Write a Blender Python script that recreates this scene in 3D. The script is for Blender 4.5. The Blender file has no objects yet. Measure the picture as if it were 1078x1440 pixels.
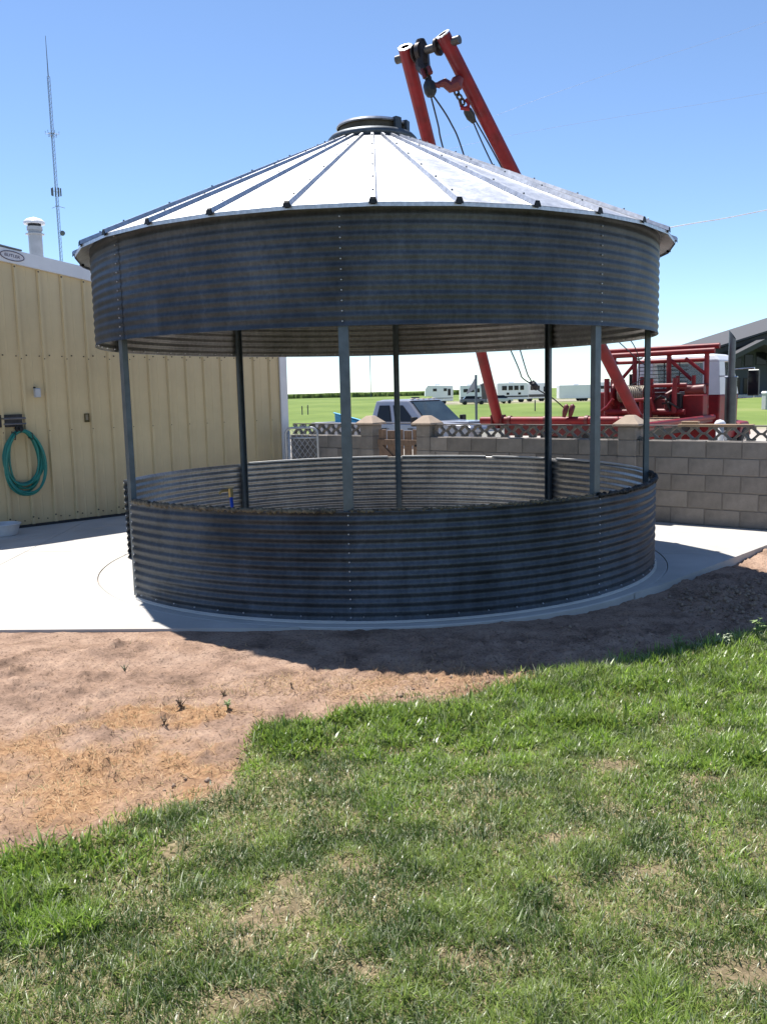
import bpy, bmesh, math, random
import numpy as np
from mathutils import Vector, Matrix
random.seed(7); rng = np.random.default_rng(11)
S = bpy.context.scene
COL = S.collection
R = math.radians
# ------------------------------------------------------------------ camera
PITCH, ROLL, EYE = 0.1346, -0.0236, 1.66
cam_d = bpy.data.cameras.new('camera'); cam = bpy.data.objects.new('camera', cam_d); COL.objects.link(cam)
cam_d.sensor_fit = 'VERTICAL'; cam_d.sensor_height = 24.0; cam_d.lens = 1250.0/1440.0*24.0
cam_d.clip_start = 0.05; cam_d.clip_end = 6000
_f = Vector((0, math.cos(PITCH), -math.sin(PITCH))); _r = Vector((1, 0, 0)); _u = _r.cross(_f)
_c, _s = math.cos(ROLL), math.sin(ROLL)
r2 = _r*_c + _u*_s; u2 = _u*_c - _r*_s
m3 = Matrix((r2, u2, -_f)).transposed()
cam.matrix_world = Matrix.Translation((0, 0, EYE)) @ m3.to_4x4()
S.camera = cam
# ------------------------------------------------------------------ sky, sun, exposure
SUNV = Vector((-0.240, 0.360, 1.0)).normalized()          # towards the sun
ELEV = math.asin(SUNV.z); AZ = math.atan2(SUNV.x, SUNV.y)  # azimuth from +Y towards +X
w = bpy.data.worlds.new('World'); S.world = w; w.use_nodes = True
nt = w.node_tree; nt.nodes.clear()
sky = nt.nodes.new('ShaderNodeTexSky'); sky.sky_type = 'NISHITA'; sky.sun_disc = False
sky.sun_elevation = ELEV; sky.sun_rotation = AZ; sky.altitude = 700; sky.air_density = 0.85; sky.dust_density = 0.0; sky.ozone_density = 3.0
bg = nt.nodes.new('ShaderNodeBackground'); bg.inputs[1].default_value = 0.102
wo = nt.nodes.new('ShaderNodeOutputWorld'); hsv = nt.nodes.new('ShaderNodeHueSaturation'); hsv.inputs['Saturation'].default_value = 0.96; nt.links.new(sky.outputs[0], hsv.inputs['Color']); tn = nt.nodes.new('ShaderNodeMix'); tn.data_type = 'RGBA'; tn.blend_type = 'MULTIPLY'; tn.inputs[0].default_value = 1.0; tn.inputs[7].default_value = (.91, .985, 1.06, 1); nt.links.new(hsv.outputs[0], tn.inputs[6]); nt.links.new(tn.outputs[2], bg.inputs[0]); nt.links.new(bg.outputs[0], wo.inputs[0])
sd = bpy.data.lights.new('sun', 'SUN'); sd.energy = 5.0; sd.angle = R(0.53); sd.color = (1.0, 0.955, 0.89)
so = bpy.data.objects.new('sun', sd); COL.objects.link(so)
so.rotation_euler = (-SUNV).to_track_quat('-Z', 'Y').to_euler(); so.location = (-5, 6, 30)
S.view_settings.view_transform = 'Standard'; S.view_settings.look = 'None'
S.view_settings.exposure = 0.84; S.view_settings.gamma = 1.0; S.view_settings.use_curve_mapping = False
S.render.engine = 'CYCLES'; S.cycles.max_bounces = 8

# ------------------------------------------------------------------ helpers
def vnoise(x, y, seed=0):
    x = np.asarray(x, float); y = np.asarray(y, float)
    xi = np.floor(x).astype(np.int64); yi = np.floor(y).astype(np.int64); fx = x-xi; fy = y-yi
    def h(a, b):
        n = (a*374761393 + b*668265263 + seed*974711) & 0x7fffffff
        n = ((n ^ (n >> 13))*1274126177) & 0x7fffffff
        return ((n ^ (n >> 16)) & 0xffff)/65535.0
    fx = fx*fx*(3-2*fx); fy = fy*fy*(3-2*fy)
    return (h(xi, yi)*(1-fx)+h(xi+1, yi)*fx)*(1-fy)+(h(xi, yi+1)*(1-fx)+h(xi+1, yi+1)*fx)*fy
def fbm(x, y, s, seed=0, o=4):
    t = 0; a = .5; n = 0
    for k in range(o):
        t = t+a*vnoise(np.asarray(x)*s*2**k+k*17.3, np.asarray(y)*s*2**k-k*9.1, seed+k); n += a; a *= .5
    return t/n
def sst(a, b, x):
    t = np.clip((np.asarray(x, float)-a)/(b-a), 0, 1); return t*t*(3-2*t)

MATS = {}
def M(name, col, rough=.6, metal=0., var=.12, vs=6., bump=0., bs=60., col2=None, orand=0., stretch=None, spec=.5, detail=5., trans=0., coat=0., extra=None):
    if name in MATS: return MATS[name]
    m = bpy.data.materials.new(name); m.use_nodes = True; n = m.node_tree; N = n.nodes; L = n.links
    b = N['Principled BSDF']; b.inputs['Roughness'].default_value = rough; b.inputs['Metallic'].default_value = metal
    b.inputs['Specular IOR Level'].default_value = spec
    if coat: b.inputs['Coat Weight'].default_value = coat; b.inputs['Coat Roughness'].default_value = .08
    tc = N.new('ShaderNodeTexCoord'); vec = tc.outputs['Object']
    if stretch:
        mp = N.new('ShaderNodeMapping'); mp.inputs['Scale'].default_value = stretch; L.new(vec, mp.inputs[0]); vec = mp.outputs[0]
    nz = N.new('ShaderNodeTexNoise'); nz.inputs['Scale'].default_value = vs; nz.inputs['Detail'].default_value = detail; nz.inputs['Roughness'].default_value = .62
    L.new(vec, nz.inputs['Vector'])
    rp = N.new('ShaderNodeValToRGB'); rp.color_ramp.elements[0].position = .33; rp.color_ramp.elements[1].position = .68
    c = col; d = col2 if col2 else tuple(min(1, x*(1+var)) for x in col); a = col if col2 else tuple(x*(1-var) for x in col)
    rp.color_ramp.elements[0].color = (*a, 1); rp.color_ramp.elements[1].color = (*d, 1)
    L.new(nz.outputs[0], rp.inputs[0]); out = rp.outputs[0]
    if orand:
        oi = N.new('ShaderNodeObjectInfo'); mr = N.new('ShaderNodeMapRange'); mr.inputs['To Min'].default_value = 1-orand; mr.inputs['To Max'].default_value = 1+orand
        L.new(oi.outputs['Random'], mr.inputs[0]); mx = N.new('ShaderNodeMix'); mx.data_type = 'RGBA'; mx.blend_type = 'MULTIPLY'; mx.inputs[0].default_value = 1
        cb = N.new('ShaderNodeCombineColor'); [L.new(mr.outputs[0], cb.inputs[i]) for i in range(3)]
        L.new(out, mx.inputs[6]); L.new(cb.outputs[0], mx.inputs[7]); out = mx.outputs[2]
    L.new(out, b.inputs['Base Color'])
    mr2 = N.new('ShaderNodeMapRange'); mr2.inputs['To Min'].default_value = max(.02, rough*.82); mr2.inputs['To Max'].default_value = min(1, rough*1.18)
    L.new(nz.outputs[0], mr2.inputs[0]); L.new(mr2.outputs[0], b.inputs['Roughness'])
    if bump:
        n2 = N.new('ShaderNodeTexNoise'); n2.inputs['Scale'].default_value = bs; n2.inputs['Detail'].default_value = 4
        L.new(tc.outputs['Object'], n2.inputs['Vector']); bp = N.new('ShaderNodeBump'); bp.inputs['Strength'].default_value = bump; bp.inputs['Distance'].default_value = .01
        L.new(n2.outputs[0], bp.inputs['Height']); L.new(bp.outputs[0], b.inputs['Normal'])
    MATS[name] = m
    return m

def link_mesh(name, me, mat, parent=None, smooth=False):
    o = bpy.data.objects.new(name, me); COL.objects.link(o)
    if mat and not me.materials: me.materials.append(mat)
    if smooth: me.shade_smooth()
    if parent: o.parent = parent
    return o
class MB:
    def __init__(s): s.v = []; s.f = []
    def add(s, vs, fs, T=None):
        k = len(s.v)
        s.v += [tuple(T @ Vector(p)) if T else tuple(p) for p in vs]; s.f += [tuple(i+k for i in f) for f in fs]; return s
    def hexa(s, p): return s.add(p, [(0, 3, 2, 1), (4, 5, 6, 7), (0, 1, 5, 4), (1, 2, 6, 5), (2, 3, 7, 6), (3, 0, 4, 7)])
    def box(s, c, d, T=None, rz=0):
        x, y, z = (q/2 for q in d)
        p = [(-x, -y, -z), (x, -y, -z), (x, y, -z), (-x, y, -z), (-x, -y, z), (x, -y, z), (x, y, z), (-x, y, z)]
        if rz: cs, sn = math.cos(rz), math.sin(rz); p = [(a*cs-b*sn, a*sn+b*cs, q) for a, b, q in p]
        p = [(a+c[0], b+c[1], q+c[2]) for a, b, q in p]
        if T: p = [tuple(T @ Vector(q)) for q in p]
        return s.hexa(p)
    def cbox(s, c, d, ch=.006):           # chamfered box
        x, y, z = (q/2 for q in d); vs = []; ix = {}
        for sx in (-1, 1):
            for sy in (-1, 1):
                for sz in (-1, 1):
                    for ax in range(3):
                        p = [sx*(x-(0 if ax == 0 else ch)), sy*(y-(0 if ax == 1 else ch)), sz*(z-(0 if ax == 2 else ch))]
                        ix[(sx, sy, sz, ax)] = len(vs); vs.append((p[0]+c[0], p[1]+c[1], p[2]+c[2]))
        fs = []
        g = lambda a, b, q, ax: ix[(a, b, q, ax)]
        for q in (-1, 1):
            o = 1 if q > 0 else -1
            F = [[g(q, -1, -1, 0), g(q, 1, -1, 0), g(q, 1, 1, 0), g(q, -1, 1, 0)], [g(-1, q, -1, 1), g(-1, q, 1, 1), g(1, q, 1, 1), g(1, q, -1, 1)], [g(-1, -1, q, 2), g(1, -1, q, 2), g(1, 1, q, 2), g(-1, 1, q, 2)]]
            fs += [f if o > 0 else f[::-1] for f in F]
        for a in (-1, 1):
            for b in (-1, 1):
                fs.append([g(a, b, -1, 0), g(a, b, -1, 1), g(a, b, 1, 1), g(a, b, 1, 0)])
                fs.append([g(a, -1, b, 0), g(a, -1, b, 2), g(a, 1, b, 2), g(a, 1, b, 0)])
                fs.append([g(-1, a, b, 1), g(-1, a, b, 2), g(1, a, b, 2), g(1, a, b, 1)])
                for q in (-1, 1): fs.append([g(a, b, q, 0), g(a, b, q, 1), g(a, b, q, 2)])
        return s.add(vs, fs)
    def tube(s, path, r, n=8, cap=True, closed=False):
        P = [Vector(p) for p in path]; k0 = len(s.v); m = len(P); rr = r if isinstance(r, (list, tuple)) else [r]*m
        prev = None
        for i, p in enumerate(P):
            t = (P[(i+1) % m]-P[i-1]) if closed else (P[min(i+1, m-1)]-P[max(i-1, 0)])
            if t.length < 1e-9: t = Vector((0, 0, 1))
            t.normalize()
            if prev is None:
                a = Vector((0, 0, 1)) if abs(t.z) < .9 else Vector((1, 0, 0)); u = t.cross(a).normalized()
            else:
                u = (prev-t*prev.dot(t)); u = u.normalized() if u.length > 1e-6 else t.orthogonal().normalized()
            prev = u; v = t.cross(u)
            for j in range(n):
                q = 2*math.pi*j/n; s.v.append(tuple(p+(u*math.cos(q)+v*math.sin(q))*rr[i]))
        for i in range(m if closed else m-1):
            a = k0+i*n; b = k0+((i+1) % m)*n
            for j in range(n): s.f.append((a+j, a+(j+1) % n, b+(j+1) % n, b+j))
        if cap and not closed:
            s.f.append(tuple(k0+j for j in range(n))[::-1]); s.f.append(tuple(k0+(m-1)*n+j for j in range(n)))
        return s
    def lathe(s, prof, n=32, c=(0, 0, 0), axis='z', a0=0, a1=2*math.pi):
        full = abs(a1-a0-2*math.pi) < 1e-6; k0 = len(s.v); cols = n if full else n+1
        for i in range(cols):
            q = a0+(a1-a0)*i/n
            for (r, z) in prof:
                p = (r*math.cos(q), r*math.sin(q), z)
                if axis == 'y': p = (p[0], p[2], -p[1])
                elif axis == 'x': p = (p[2], p[0], p[1])
                s.v.append((p[0]+c[0], p[1]+c[1], p[2]+c[2]))
        m = len(prof)
        for i in range(n):
            a = k0+i*m; b = k0+((i+1) % cols)*m
            for j in range(m-1): s.f.append((a+j, b+j, b+j+1, a+j+1))
        return s
    def prism(s, poly, d0, d1, plane='xz'):   # polygon extruded along the third axis
        m = len(poly); k = len(s.v)
        for d in (d0, d1):
            for (a, b) in poly: s.v.append({'xz': (a, d, b), 'xy': (a, b, d), 'yz': (d, a, b)}[plane])
        s.f.append(tuple(k+i for i in range(m))); s.f.append(tuple(k+m+i for i in range(m))[::-1])
        for i in range(m): s.f.append((k+i, k+m+i, k+m+(i+1) % m, k+(i+1) % m))
        return s
    def mesh(s, name='mesh'):
        me = bpy.data.meshes.new(name); me.from_pydata(s.v, [], s.f); me.validate()
        b = bmesh.new(); b.from_mesh(me); bmesh.ops.recalc_face_normals(b, faces=b.faces); b.to_mesh(me); b.free()
        return me
    def build(s, name, mat, parent=None, smooth=False, bevel=0):
        o = link_mesh(name, s.mesh(name), mat, parent, smooth)
        if bevel:
            md = o.modifiers.new('bevel', 'BEVEL'); md.width = bevel; md.segments = 2; md.limit_method = 'ANGLE'
        return o
def smooth_angle(o, deg=35):
    me = o.data; me.shade_smooth()
    try: me.set_sharp_from_angle(angle=R(deg))
    except Exception: pass
    return o
def tag(o, label, cat, group=None, kind=None):
    o['label'] = label; o['category'] = cat
    if group: o['group'] = group
    if kind: o['kind'] = kind
    return o
def stuffpart(o): o['kind'] = 'stuff'; return o
def empty(name, loc=(0, 0, 0), rz=0.):
    o = bpy.data.objects.new(name, None); COL.objects.link(o); o.location = loc; o.rotation_euler = (0, 0, rz); o.empty_display_size = .1; return o
def share(name, me, parent, loc=(0, 0, 0), rot=(0, 0, 0)):
    o = bpy.data.objects.new(name, me); COL.objects.link(o); o.parent = parent; o.location = loc; o.rotation_euler = rot; return o
def np_mesh(name, V, counts, idx, mat, cols=None):
    me = bpy.data.meshes.new(name); V = np.ascontiguousarray(V, np.float32); idx = np.ascontiguousarray(idx, np.int32)
    me.vertices.add(len(V)); me.vertices.foreach_set('co', V.ravel())
    me.loops.add(len(idx)); me.loops.foreach_set('vertex_index', idx)
    me.polygons.add(len(counts)); st = np.concatenate([[0], np.cumsum(counts)[:-1]]).astype(np.int32)
    me.polygons.foreach_set('loop_start', st)
    me.update(calc_edges=True)
    if cols is not None:
        at = me.color_attributes.new('tint', 'FLOAT_COLOR', 'POINT'); at.data.foreach_set('color', np.ascontiguousarray(cols, np.float32).ravel())
    if mat: me.materials.append(mat)
    return me
def put_text(txt, size, mat, parent, loc, rot, ext=.002, name='lettering', sx=1.):
    cu = bpy.data.curves.new('t', 'FONT'); cu.body = txt; cu.size = size; cu.extrude = ext; cu.align_x = 'CENTER'; cu.align_y = 'CENTER'
    t = bpy.data.objects.new('t', cu); COL.objects.link(t); bpy.context.view_layer.update()
    me = bpy.data.meshes.new_from_object(t); bpy.data.objects.remove(t)
    me.materials.clear(); me.materials.append(mat)
    o = bpy.data.objects.new(name, me); COL.objects.link(o); o.parent = parent; o.location = loc; o.rotation_euler = rot; o.scale = (sx, 1, 1)
    return o

# ------------------------------------------------------------------ main positions
BX, BY, BR = -0.021, 8.92, 2.646                     # bin centre and radius
WC = np.array([4.39, 10.05]); WD = np.array([-.782, .623]); WN = np.array([.623, .782])   # block wall line, direction, outward (away)
SA = np.array([-4.85, 11.45]); ST = np.array([.7223, .6915]); SN = np.array([.6915, -.7223])   # shed gable wall
def gz(x, y):                                        # height of the ground
    x = np.asarray(x, float); y = np.asarray(y, float)
    d = (x-WC[0])*WN[0]+(y-WC[1])*WN[1]
    z = -.014-.045*sst(.4, 2.4, x)*sst(4.5, 6.5, y)-.03*(1-sst(3.5, 6., y)) + 0*x
    z = z-.33*sst(.1, 3.2, d)-.2*sst(3, 10, d)-.3*sst(12, 110, d)
    return z

# ------------------------------------------------------------------ materials
def mat_galv(name, base, rough, streak=.5, dirt=(.11, .105, .08), metal=.85, lo=.55, bmp=.12):
    m = bpy.data.materials.new(name); m.use_nodes = True; n = m.node_tree; N = n.nodes; L = n.links; b = N['Principled BSDF']
    tc = N.new('ShaderNodeTexCoord')
    def noise(scale, stretch, detail=5, ro=.6):
        mp = N.new('ShaderNodeMapping'); mp.inputs['Scale'].default_value = stretch; L.new(tc.outputs['Object'], mp.inputs[0])
        q = N.new('ShaderNodeTexNoise'); q.inputs['Scale'].default_value = scale; q.inputs['Detail'].default_value = detail; q.inputs['Roughness'].default_value = ro; L.new(mp.outputs[0], q.inputs['Vector']); return q.outputs[0]
    def ramp(x, p0, c0, p1, c1):
        r = N.new('ShaderNodeValToRGB'); r.color_ramp.elements[0].position = p0; r.color_ramp.elements[0].color = (*c0, 1); r.color_ramp.elements[1].position = p1; r.color_ramp.elements[1].color = (*c1, 1); L.new(x, r.inputs[0]); return r.outputs[0]
    def mix(f, a, c, mode='MIX'):
        q = N.new('ShaderNodeMix'); q.data_type = 'RGBA'; q.blend_type = mode
        if isinstance(f, float): q.inputs[0].default_value = f
        else: L.new(f, q.inputs[0])
        L.new(a, q.inputs[6]); L.new(c, q.inputs[7]); return q.outputs[2]
    cloud = noise(1.3, (1, 1, .9), 6); streaks = noise(5, (1.4, 1.4, .22), 6, .7); fine = noise(34, (1, 1, .8), 3)
    c0 = ramp(cloud, .35, tuple(x*lo for x in base), .66, tuple(x*1.25 for x in base))
    c1 = ramp(streaks, .42, (.55, .55, .55), .72, (1.35, 1.37, 1.42))
    c2 = ramp(fine, .3, (.82, .82, .82), .7, (1.15, 1.15, 1.15))
    c = mix(streak, c0, mix(1., c0, c1, 'MULTIPLY')); c = mix(1., c, c2, 'MULTIPLY')
    dn = noise(3.1, (1, 1, 1.8), 6, .7); dm = ramp(dn, .60, (0, 0, 0), .74, (1, 1, 1)); rgb = N.new('ShaderNodeRGB'); rgb.outputs[0].default_value = (*dirt, 1)
    mm = N.new('ShaderNodeMath'); mm.operation = 'MULTIPLY'; mm.inputs[1].default_value = .55; L.new(dm, mm.inputs[0])
    c = mix(mm.outputs[0], c, rgb.outputs[0])
    L.new(c, b.inputs['Base Color'])
    mr = N.new('ShaderNodeMapRange'); mr.inputs['To Min'].default_value = rough*.8; mr.inputs['To Max'].default_value = rough*1.3; L.new(streaks, mr.inputs[0]); L.new(mr.outputs[0], b.inputs['Roughness'])
    m2 = N.new('ShaderNodeMath'); m2.operation = 'MULTIPLY_ADD'; m2.inputs[1].default_value = -.5; m2.inputs[2].default_value = metal; L.new(mm.outputs[0], m2.inputs[0]); L.new(m2.outputs[0], b.inputs['Metallic'])
    bp = N.new('ShaderNodeBump'); bp.inputs['Strength'].default_value = bmp; bp.inputs['Distance'].default_value = .004; L.new(cloud, bp.inputs['Height']); L.new(bp.outputs[0], b.inputs['Normal'])
    MATS[name] = m; return m
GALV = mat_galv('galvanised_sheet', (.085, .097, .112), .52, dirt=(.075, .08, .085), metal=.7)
GALV_LIT = mat_galv('galvanised_inside_lit', (.30, .297, .29), .34, streak=.3, dirt=(.16, .15, .13), metal=.85, lo=.75)  # same sheet metal as outside; light bounced off the floor is painted in as paler colour
GROOF = mat_galv('galvanised_roof', (.50, .51, .53), .43, streak=.25, dirt=(.6, .6, .6), metal=.95, lo=.93, bmp=.03)
POSTM = M('post_steel', (.10, .125, .145), .45, .6, .2, 9)
BOLTM = M('zinc_bolt', (.55, .56, .58), .35, .9)
DARKM = M('dark_steel', (.025, .027, .03), .5, .5, .3, 20)
RUBBER = M('black_rubber', (.012, .012, .012), .7, 0, .3, 30)
FOAM = M('edge_foam', (.008, .008, .009), .75, 0, 0, 26, bump=.6, bs=90, col2=(.20, .17, .11))
CONC = M('concrete', (.38, .365, .335), .85, 0, .10, 1.3, bump=.25, bs=150, col2=(.50, .48, .445), detail=9)
BLOCK = M('wall_block', (.235, .212, .19), .9, 0, .2, 5, bump=.45, bs=120, orand=.17)
MORTAR = M('mortar', (.20, .18, .16), .95, 0, .1, 20)
CAPST = M('cap_stone', (.36, .285, .22), .9, 0, .12, 9, bump=.3, bs=120)
TAN = M('tan_sheet', (.60, .475, .275), .42, 0, .07, 1.6, orand=.025, spec=.4)
WHITE = M('white_trim', (.70, .70, .72), .45, 0, .06, 3)
GREYP = M('grey_plastic', (.40, .41, .42), .5)
RED = M('red_paint', (.13, .007, .010), .5, 0, .3, 4, col2=(.25, .010, .014), bump=.15, bs=70, spec=.35, detail=8)
REDR = M('red_paint_worn', (.09, .012, .013), .5, 0, .4, 9, col2=(.16, .022, .022), bump=.15, bs=80)
CHROME = M('chrome', (.6, .61, .63), .18, 1.0, .1, 6)
WOOD = M('weathered_wood', (.22, .145, .10), .85, 0, .35, 6, stretch=(12, 12, 1.2), orand=.15, bump=.3, bs=60)
HOSE = M('teal_hose', (.012, .19, .155), .4, 0, .15, 10)
GLASS = M('dark_glass', (.010, .012, .016), .08, 0, .1, 2, spec=.25)
TYRE = M('tyre', (.018, .018, .018), .85, 0, .2, 20)
PICK = M('pickup_paint', (.25, .26, .30), .32, .45, .05, 2, coat=.3)
RVW = M('rv_white', (.86, .86, .85), .45, 0, .05, .5)
RVD = M('rv_trim', (.09, .085, .085), .5, 0, .2, 1)
CHAR = M('charcoal_siding', (.055, .062, .072), .6, 0, .1, .4)
CHARR = M('grey_roof', (.06, .06, .065), .85, 0, .1, .4)
PALE = M('pale_wall', (.55, .5, .43), .8, 0, .08, .4)

# ------------------------------------------------------------------ the ground
LAWN_EDGE = np.array([(-6., 2.5), (-3, 2.85), (-1.9, 2.98), (-1.49, 3.08), (-1.18, 3.24), (-.95, 3.53), (-.68, 3.72), (-.71, 4.19), (-.66, 4.47), (-.33, 4.55), (-.02, 4.7), (.37, 4.73), (.71, 4.88), (.98, 5.04), (1.3, 5.15), (1.57, 5.34), (1.93, 5.60), (2.16, 5.66), (2.64, 5.99), (3.4, 6.6), (5., 7.6), (8., 9.2)])
BARE = [(-.43, 2.71, .17, .11), (.65, 3.19, .10, .06), (-.01, 3.65, .08, .05), (-.16, 3.04, .07, .05), (.18, 2.47, .12, .06), (-.43, 2.29, .14, .07), (-.07, 2.44, .10, .05), (1.4, 3.68, .11, .05), (1.02, 2.37, .1, .05), (1.04, 3.84, .07, .04), (.45, 3.52, .08, .04), (-.38, 2.91, .09, .05), (.9, 2.95, .07, .04), (-.85, 3.15, .07, .05), (.05, 4.05, .09, .04), (-.25, 4.1, .1, .04), (.6, 4.0, .07, .035)]
LIME = [(-1.29, 3.1, .42, .16), (-1.4, 2.78, .3, .2), (.35, 4.45, .45, .16), (-.48, 4.18, .2, .2), (1.44, 4.89, .5, .22), (2.0, 4.9, .5, .4), (1.59, 3.85, .28, .10), (1.9, 5.4, .4, .2), (-.05, 4.45, .3, .15), (.85, 4.75, .3, .15), (1.0, 4.3, .25, .1), (.3, 4.2, .7, .25), (1.6, 4.5, .6, .35), (2.3, 5.2, .5, .4)]
def lawn_sd(x, y):      # positive inside the lawn (towards the camera)
    ye = np.interp(x, LAWN_EDGE[:, 0], LAWN_EDGE[:, 1])
    j = (fbm(x, y, 2.2, 31)-.5)*.34+(fbm(x, y, 9, 35)-.5)*.10
    return ye-y+j
def blobs(x, y, L, jig=.6, seed=5):
    t = np.zeros_like(np.asarray(x, float)); nn = (fbm(x, y, 9, seed)-.5)*jig*2.2
    for (a, b, p, q) in L:
        d = np.sqrt(((x-a)/p)**2+((y-b)/q)**2)+nn; t = np.maximum(t, 1-sst(.55, 1.25, d))
    return t
def axis(dense0, dense1, step, lo, hi, g=1.22):
    a = list(np.arange(dense0, dense1+1e-6, step)); s = step; x = dense1
    while x < hi: s *= g; x += s; a.append(x)
    s = step; x = dense0; pre = []
    while x > lo: s *= g; x -= s; pre.append(x)
    return np.array(pre[::-1]+a)
gx = axis(-3.6, 3.9, .024, -3000, 3000); gy = axis(1.7, 7.6, .024, -400, 5500)
GX, GY = np.meshgrid(gx, gy)
GZ = gz(GX, GY)
near = (1-sst(8.5, 10., np.hypot(GX, GY-3.5)))
ls = lawn_sd(GX, GY)
rough_soil = (fbm(GX, GY, 2.6, 3)-.5)*.05+(fbm(GX, GY, 11, 4)-.5)*.032+np.maximum(0, fbm(GX, GY, 24, 8)-.53)*.13*sst(.30, .65, fbm(GX, GY, 1.7, 12))-np.maximum(0, .40-fbm(GX, GY, 8, 18))*.09
inslab = sst(5.9, 6.25, GY)*(1-sst(.2, 2.2, GX))
GZ = GZ+near*rough_soil*(1-.5*sst(0, .3, ls))*(1-.8*inslab) - .006*near*inslab
# heap of clods at the left
for (a, b, p, q, hh) in ((-2.05, 5.62, .45, .2, .05), (-1.7, 5.72, .28, .12, .035), (-2.5, 5.2, .5, .25, .05), (-1.0, 5.6, .5, .1, .03), (-1.9, 5.0, .4, .18, .035), (2.9, 6.7, .5, .4, .05), (3.4, 7.3, .5, .4, .09)):
    GZ += hh*np.exp(-((GX-a)/p)**2-((GY-b)/q)**2)*(.4+1.2*fbm(GX, GY, 14, 77))
nv = GX.size; ny, nx = GX.shape
V = np.stack([GX.ravel(), GY.ravel(), GZ.ravel()], -1)
I = np.arange(nv).reshape(ny, nx); Q = np.stack([I[:-1, :-1], I[:-1, 1:], I[1:, 1:], I[1:, :-1]], -1).reshape(-1, 4)
dW = (GX-WC[0])*WN[0]+(GY-WC[1])*WN[1]
lawnm = sst(-.03, .06, ls)*(1-.35*blobs(GX, GY, BARE))
strawm = np.clip(np.exp(-((GY-5.0-.06*np.sin(GX*3))/.22)**2)*sst(-.75, -.2, GX)*(1-sst(.9, 1.5, GX))*.6*sst(.35, .6, fbm(GX, GY, 5, 23))+(.45+.75*sst(.3, .65, fbm(GX, GY, 6, 24)))*blobs(GX, GY, [(-1.35, 3.75, .75, .5), (-1.2, 4.55, .45, .18), (-1.9, 3.9, .6, .5)], .5)*.9, 0, 1)*(1-lawnm)
fieldm = sst(46, 50, GY+.3*GX+(fbm(GX, GY, .15, 9)-.5)*6)*sst(.5, 2, dW)
gravm = sst(.3, .6, dW)*(1-fieldm)
roadm = np.exp(-((GY-172)/9)**2)*sst(4, 12, GX)
farc = np.stack([lawnm.ravel(), strawm.ravel(), fieldm.ravel()*(1-.9*roadm.ravel()), np.maximum(gravm, roadm).ravel()], -1)
def ground_mat():
    m = bpy.data.materials.new('ground_soil'); m.use_nodes = True; n = m.node_tree; N = n.nodes; L = n.links; b = N['Principled BSDF']; b.inputs['Roughness'].default_value = .95; b.inputs['Specular IOR Level'].default_value = .2
    at = N.new('ShaderNodeAttribute'); at.attribute_name = 'tint'; sp = N.new('ShaderNodeSeparateColor'); L.new(at.outputs['Color'], sp.inputs[0])
    geo = N.new('ShaderNodeNewGeometry')
    def nz(sc, d=6, ro=.6, st=(1, 1, 1)):
        mp = N.new('ShaderNodeMapping'); mp.inputs['Scale'].default_value = st; L.new(geo.outputs['Position'], mp.inputs[0])
        q = N.new('ShaderNodeTexNoise'); q.inputs['Scale'].default_value = sc; q.inputs['Detail'].default_value = d; q.inputs['Roughness'].default_value = ro; L.new(mp.outputs[0], q.inputs['Vector']); return q.outputs[0]
    def rp(x, *st):
        r = N.new('ShaderNodeValToRGB'); e = r.color_ramp.elements
        while len(e) < len(st): e.new(.5)
        for i, (p, c) in enumerate(st): e[i].position = p; e[i].color = (*c, 1)
        L.new(x, r.inputs[0]); return r.outputs[0]
    def mix(f, a, c):
        q = N.new('ShaderNodeMix'); q.data_type = 'RGBA'; L.new(f, q.inputs[0]); L.new(a, q.inputs[6]); L.new(c, q.inputs[7]); return q.outputs[2]
    soil = rp(nz(3.2, 9, .68), (.32, (.15, .098, .070)), (.47, (.285, .190, .137)), (.66, (.40, .280, .206)))
    spk = rp(nz(60, 4, .7), (.32, (.30, .27, .25)), (.45, (.9, .9, .9)), (.72, (1.2, 1.18, 1.15)))
    mu = N.new('ShaderNodeMix'); mu.data_type = 'RGBA'; mu.blend_type = 'MULTIPLY'; mu.inputs[0].default_value = 1; L.new(soil, mu.inputs[6]); L.new(spk, mu.inputs[7]); soil = mu.outputs[2]
    thatch = rp(nz(42, 5, .7), (.3, (.07, .07, .028)), (.5, (.17, .15, .075)), (.7, (.36, .29, .18)))
    straw = rp(nz(36, 5, .7, (1, 1, 1)), (.3, (.18, .10, .055)), (.55, (.36, .21, .11)), (.75, (.44, .30, .17)))
    field = rp(nz(.055, 8, .7, (1, .35, 1)), (.32, (.085, .135, .025)), (.55, (.15, .205, .045)), (.75, (.24, .25, .09)))
    grav = rp(nz(2.5, 9, .75), (.3, (.30, .265, .23)), (.7, (.46, .42, .37)))
    c = mix(sp.outputs[1], soil, straw); c = mix(sp.outputs[0], c, thatch); c = mix(sp.outputs[2], c, field); c = mix(at.outputs['Alpha'], c, grav)
    L.new(c, b.inputs['Base Color'])
    bp = N.new('ShaderNodeBump'); bp.inputs['Strength'].default_value = .8; bp.inputs['Distance'].default_value = .014; L.new(nz(34, 8, .78), bp.inputs['Height']); L.new(bp.outputs[0], b.inputs['Normal'])
    return m
gme = np_mesh('ground', V, np.full(len(Q), 4), Q.ravel(), ground_mat(), farc); gme.shade_smooth()
ground = link_mesh('ground', gme, None); ground['kind'] = 'structure'; ground['label'] = 'bare soil, lawn earth and gravel running out to a green field'

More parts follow.
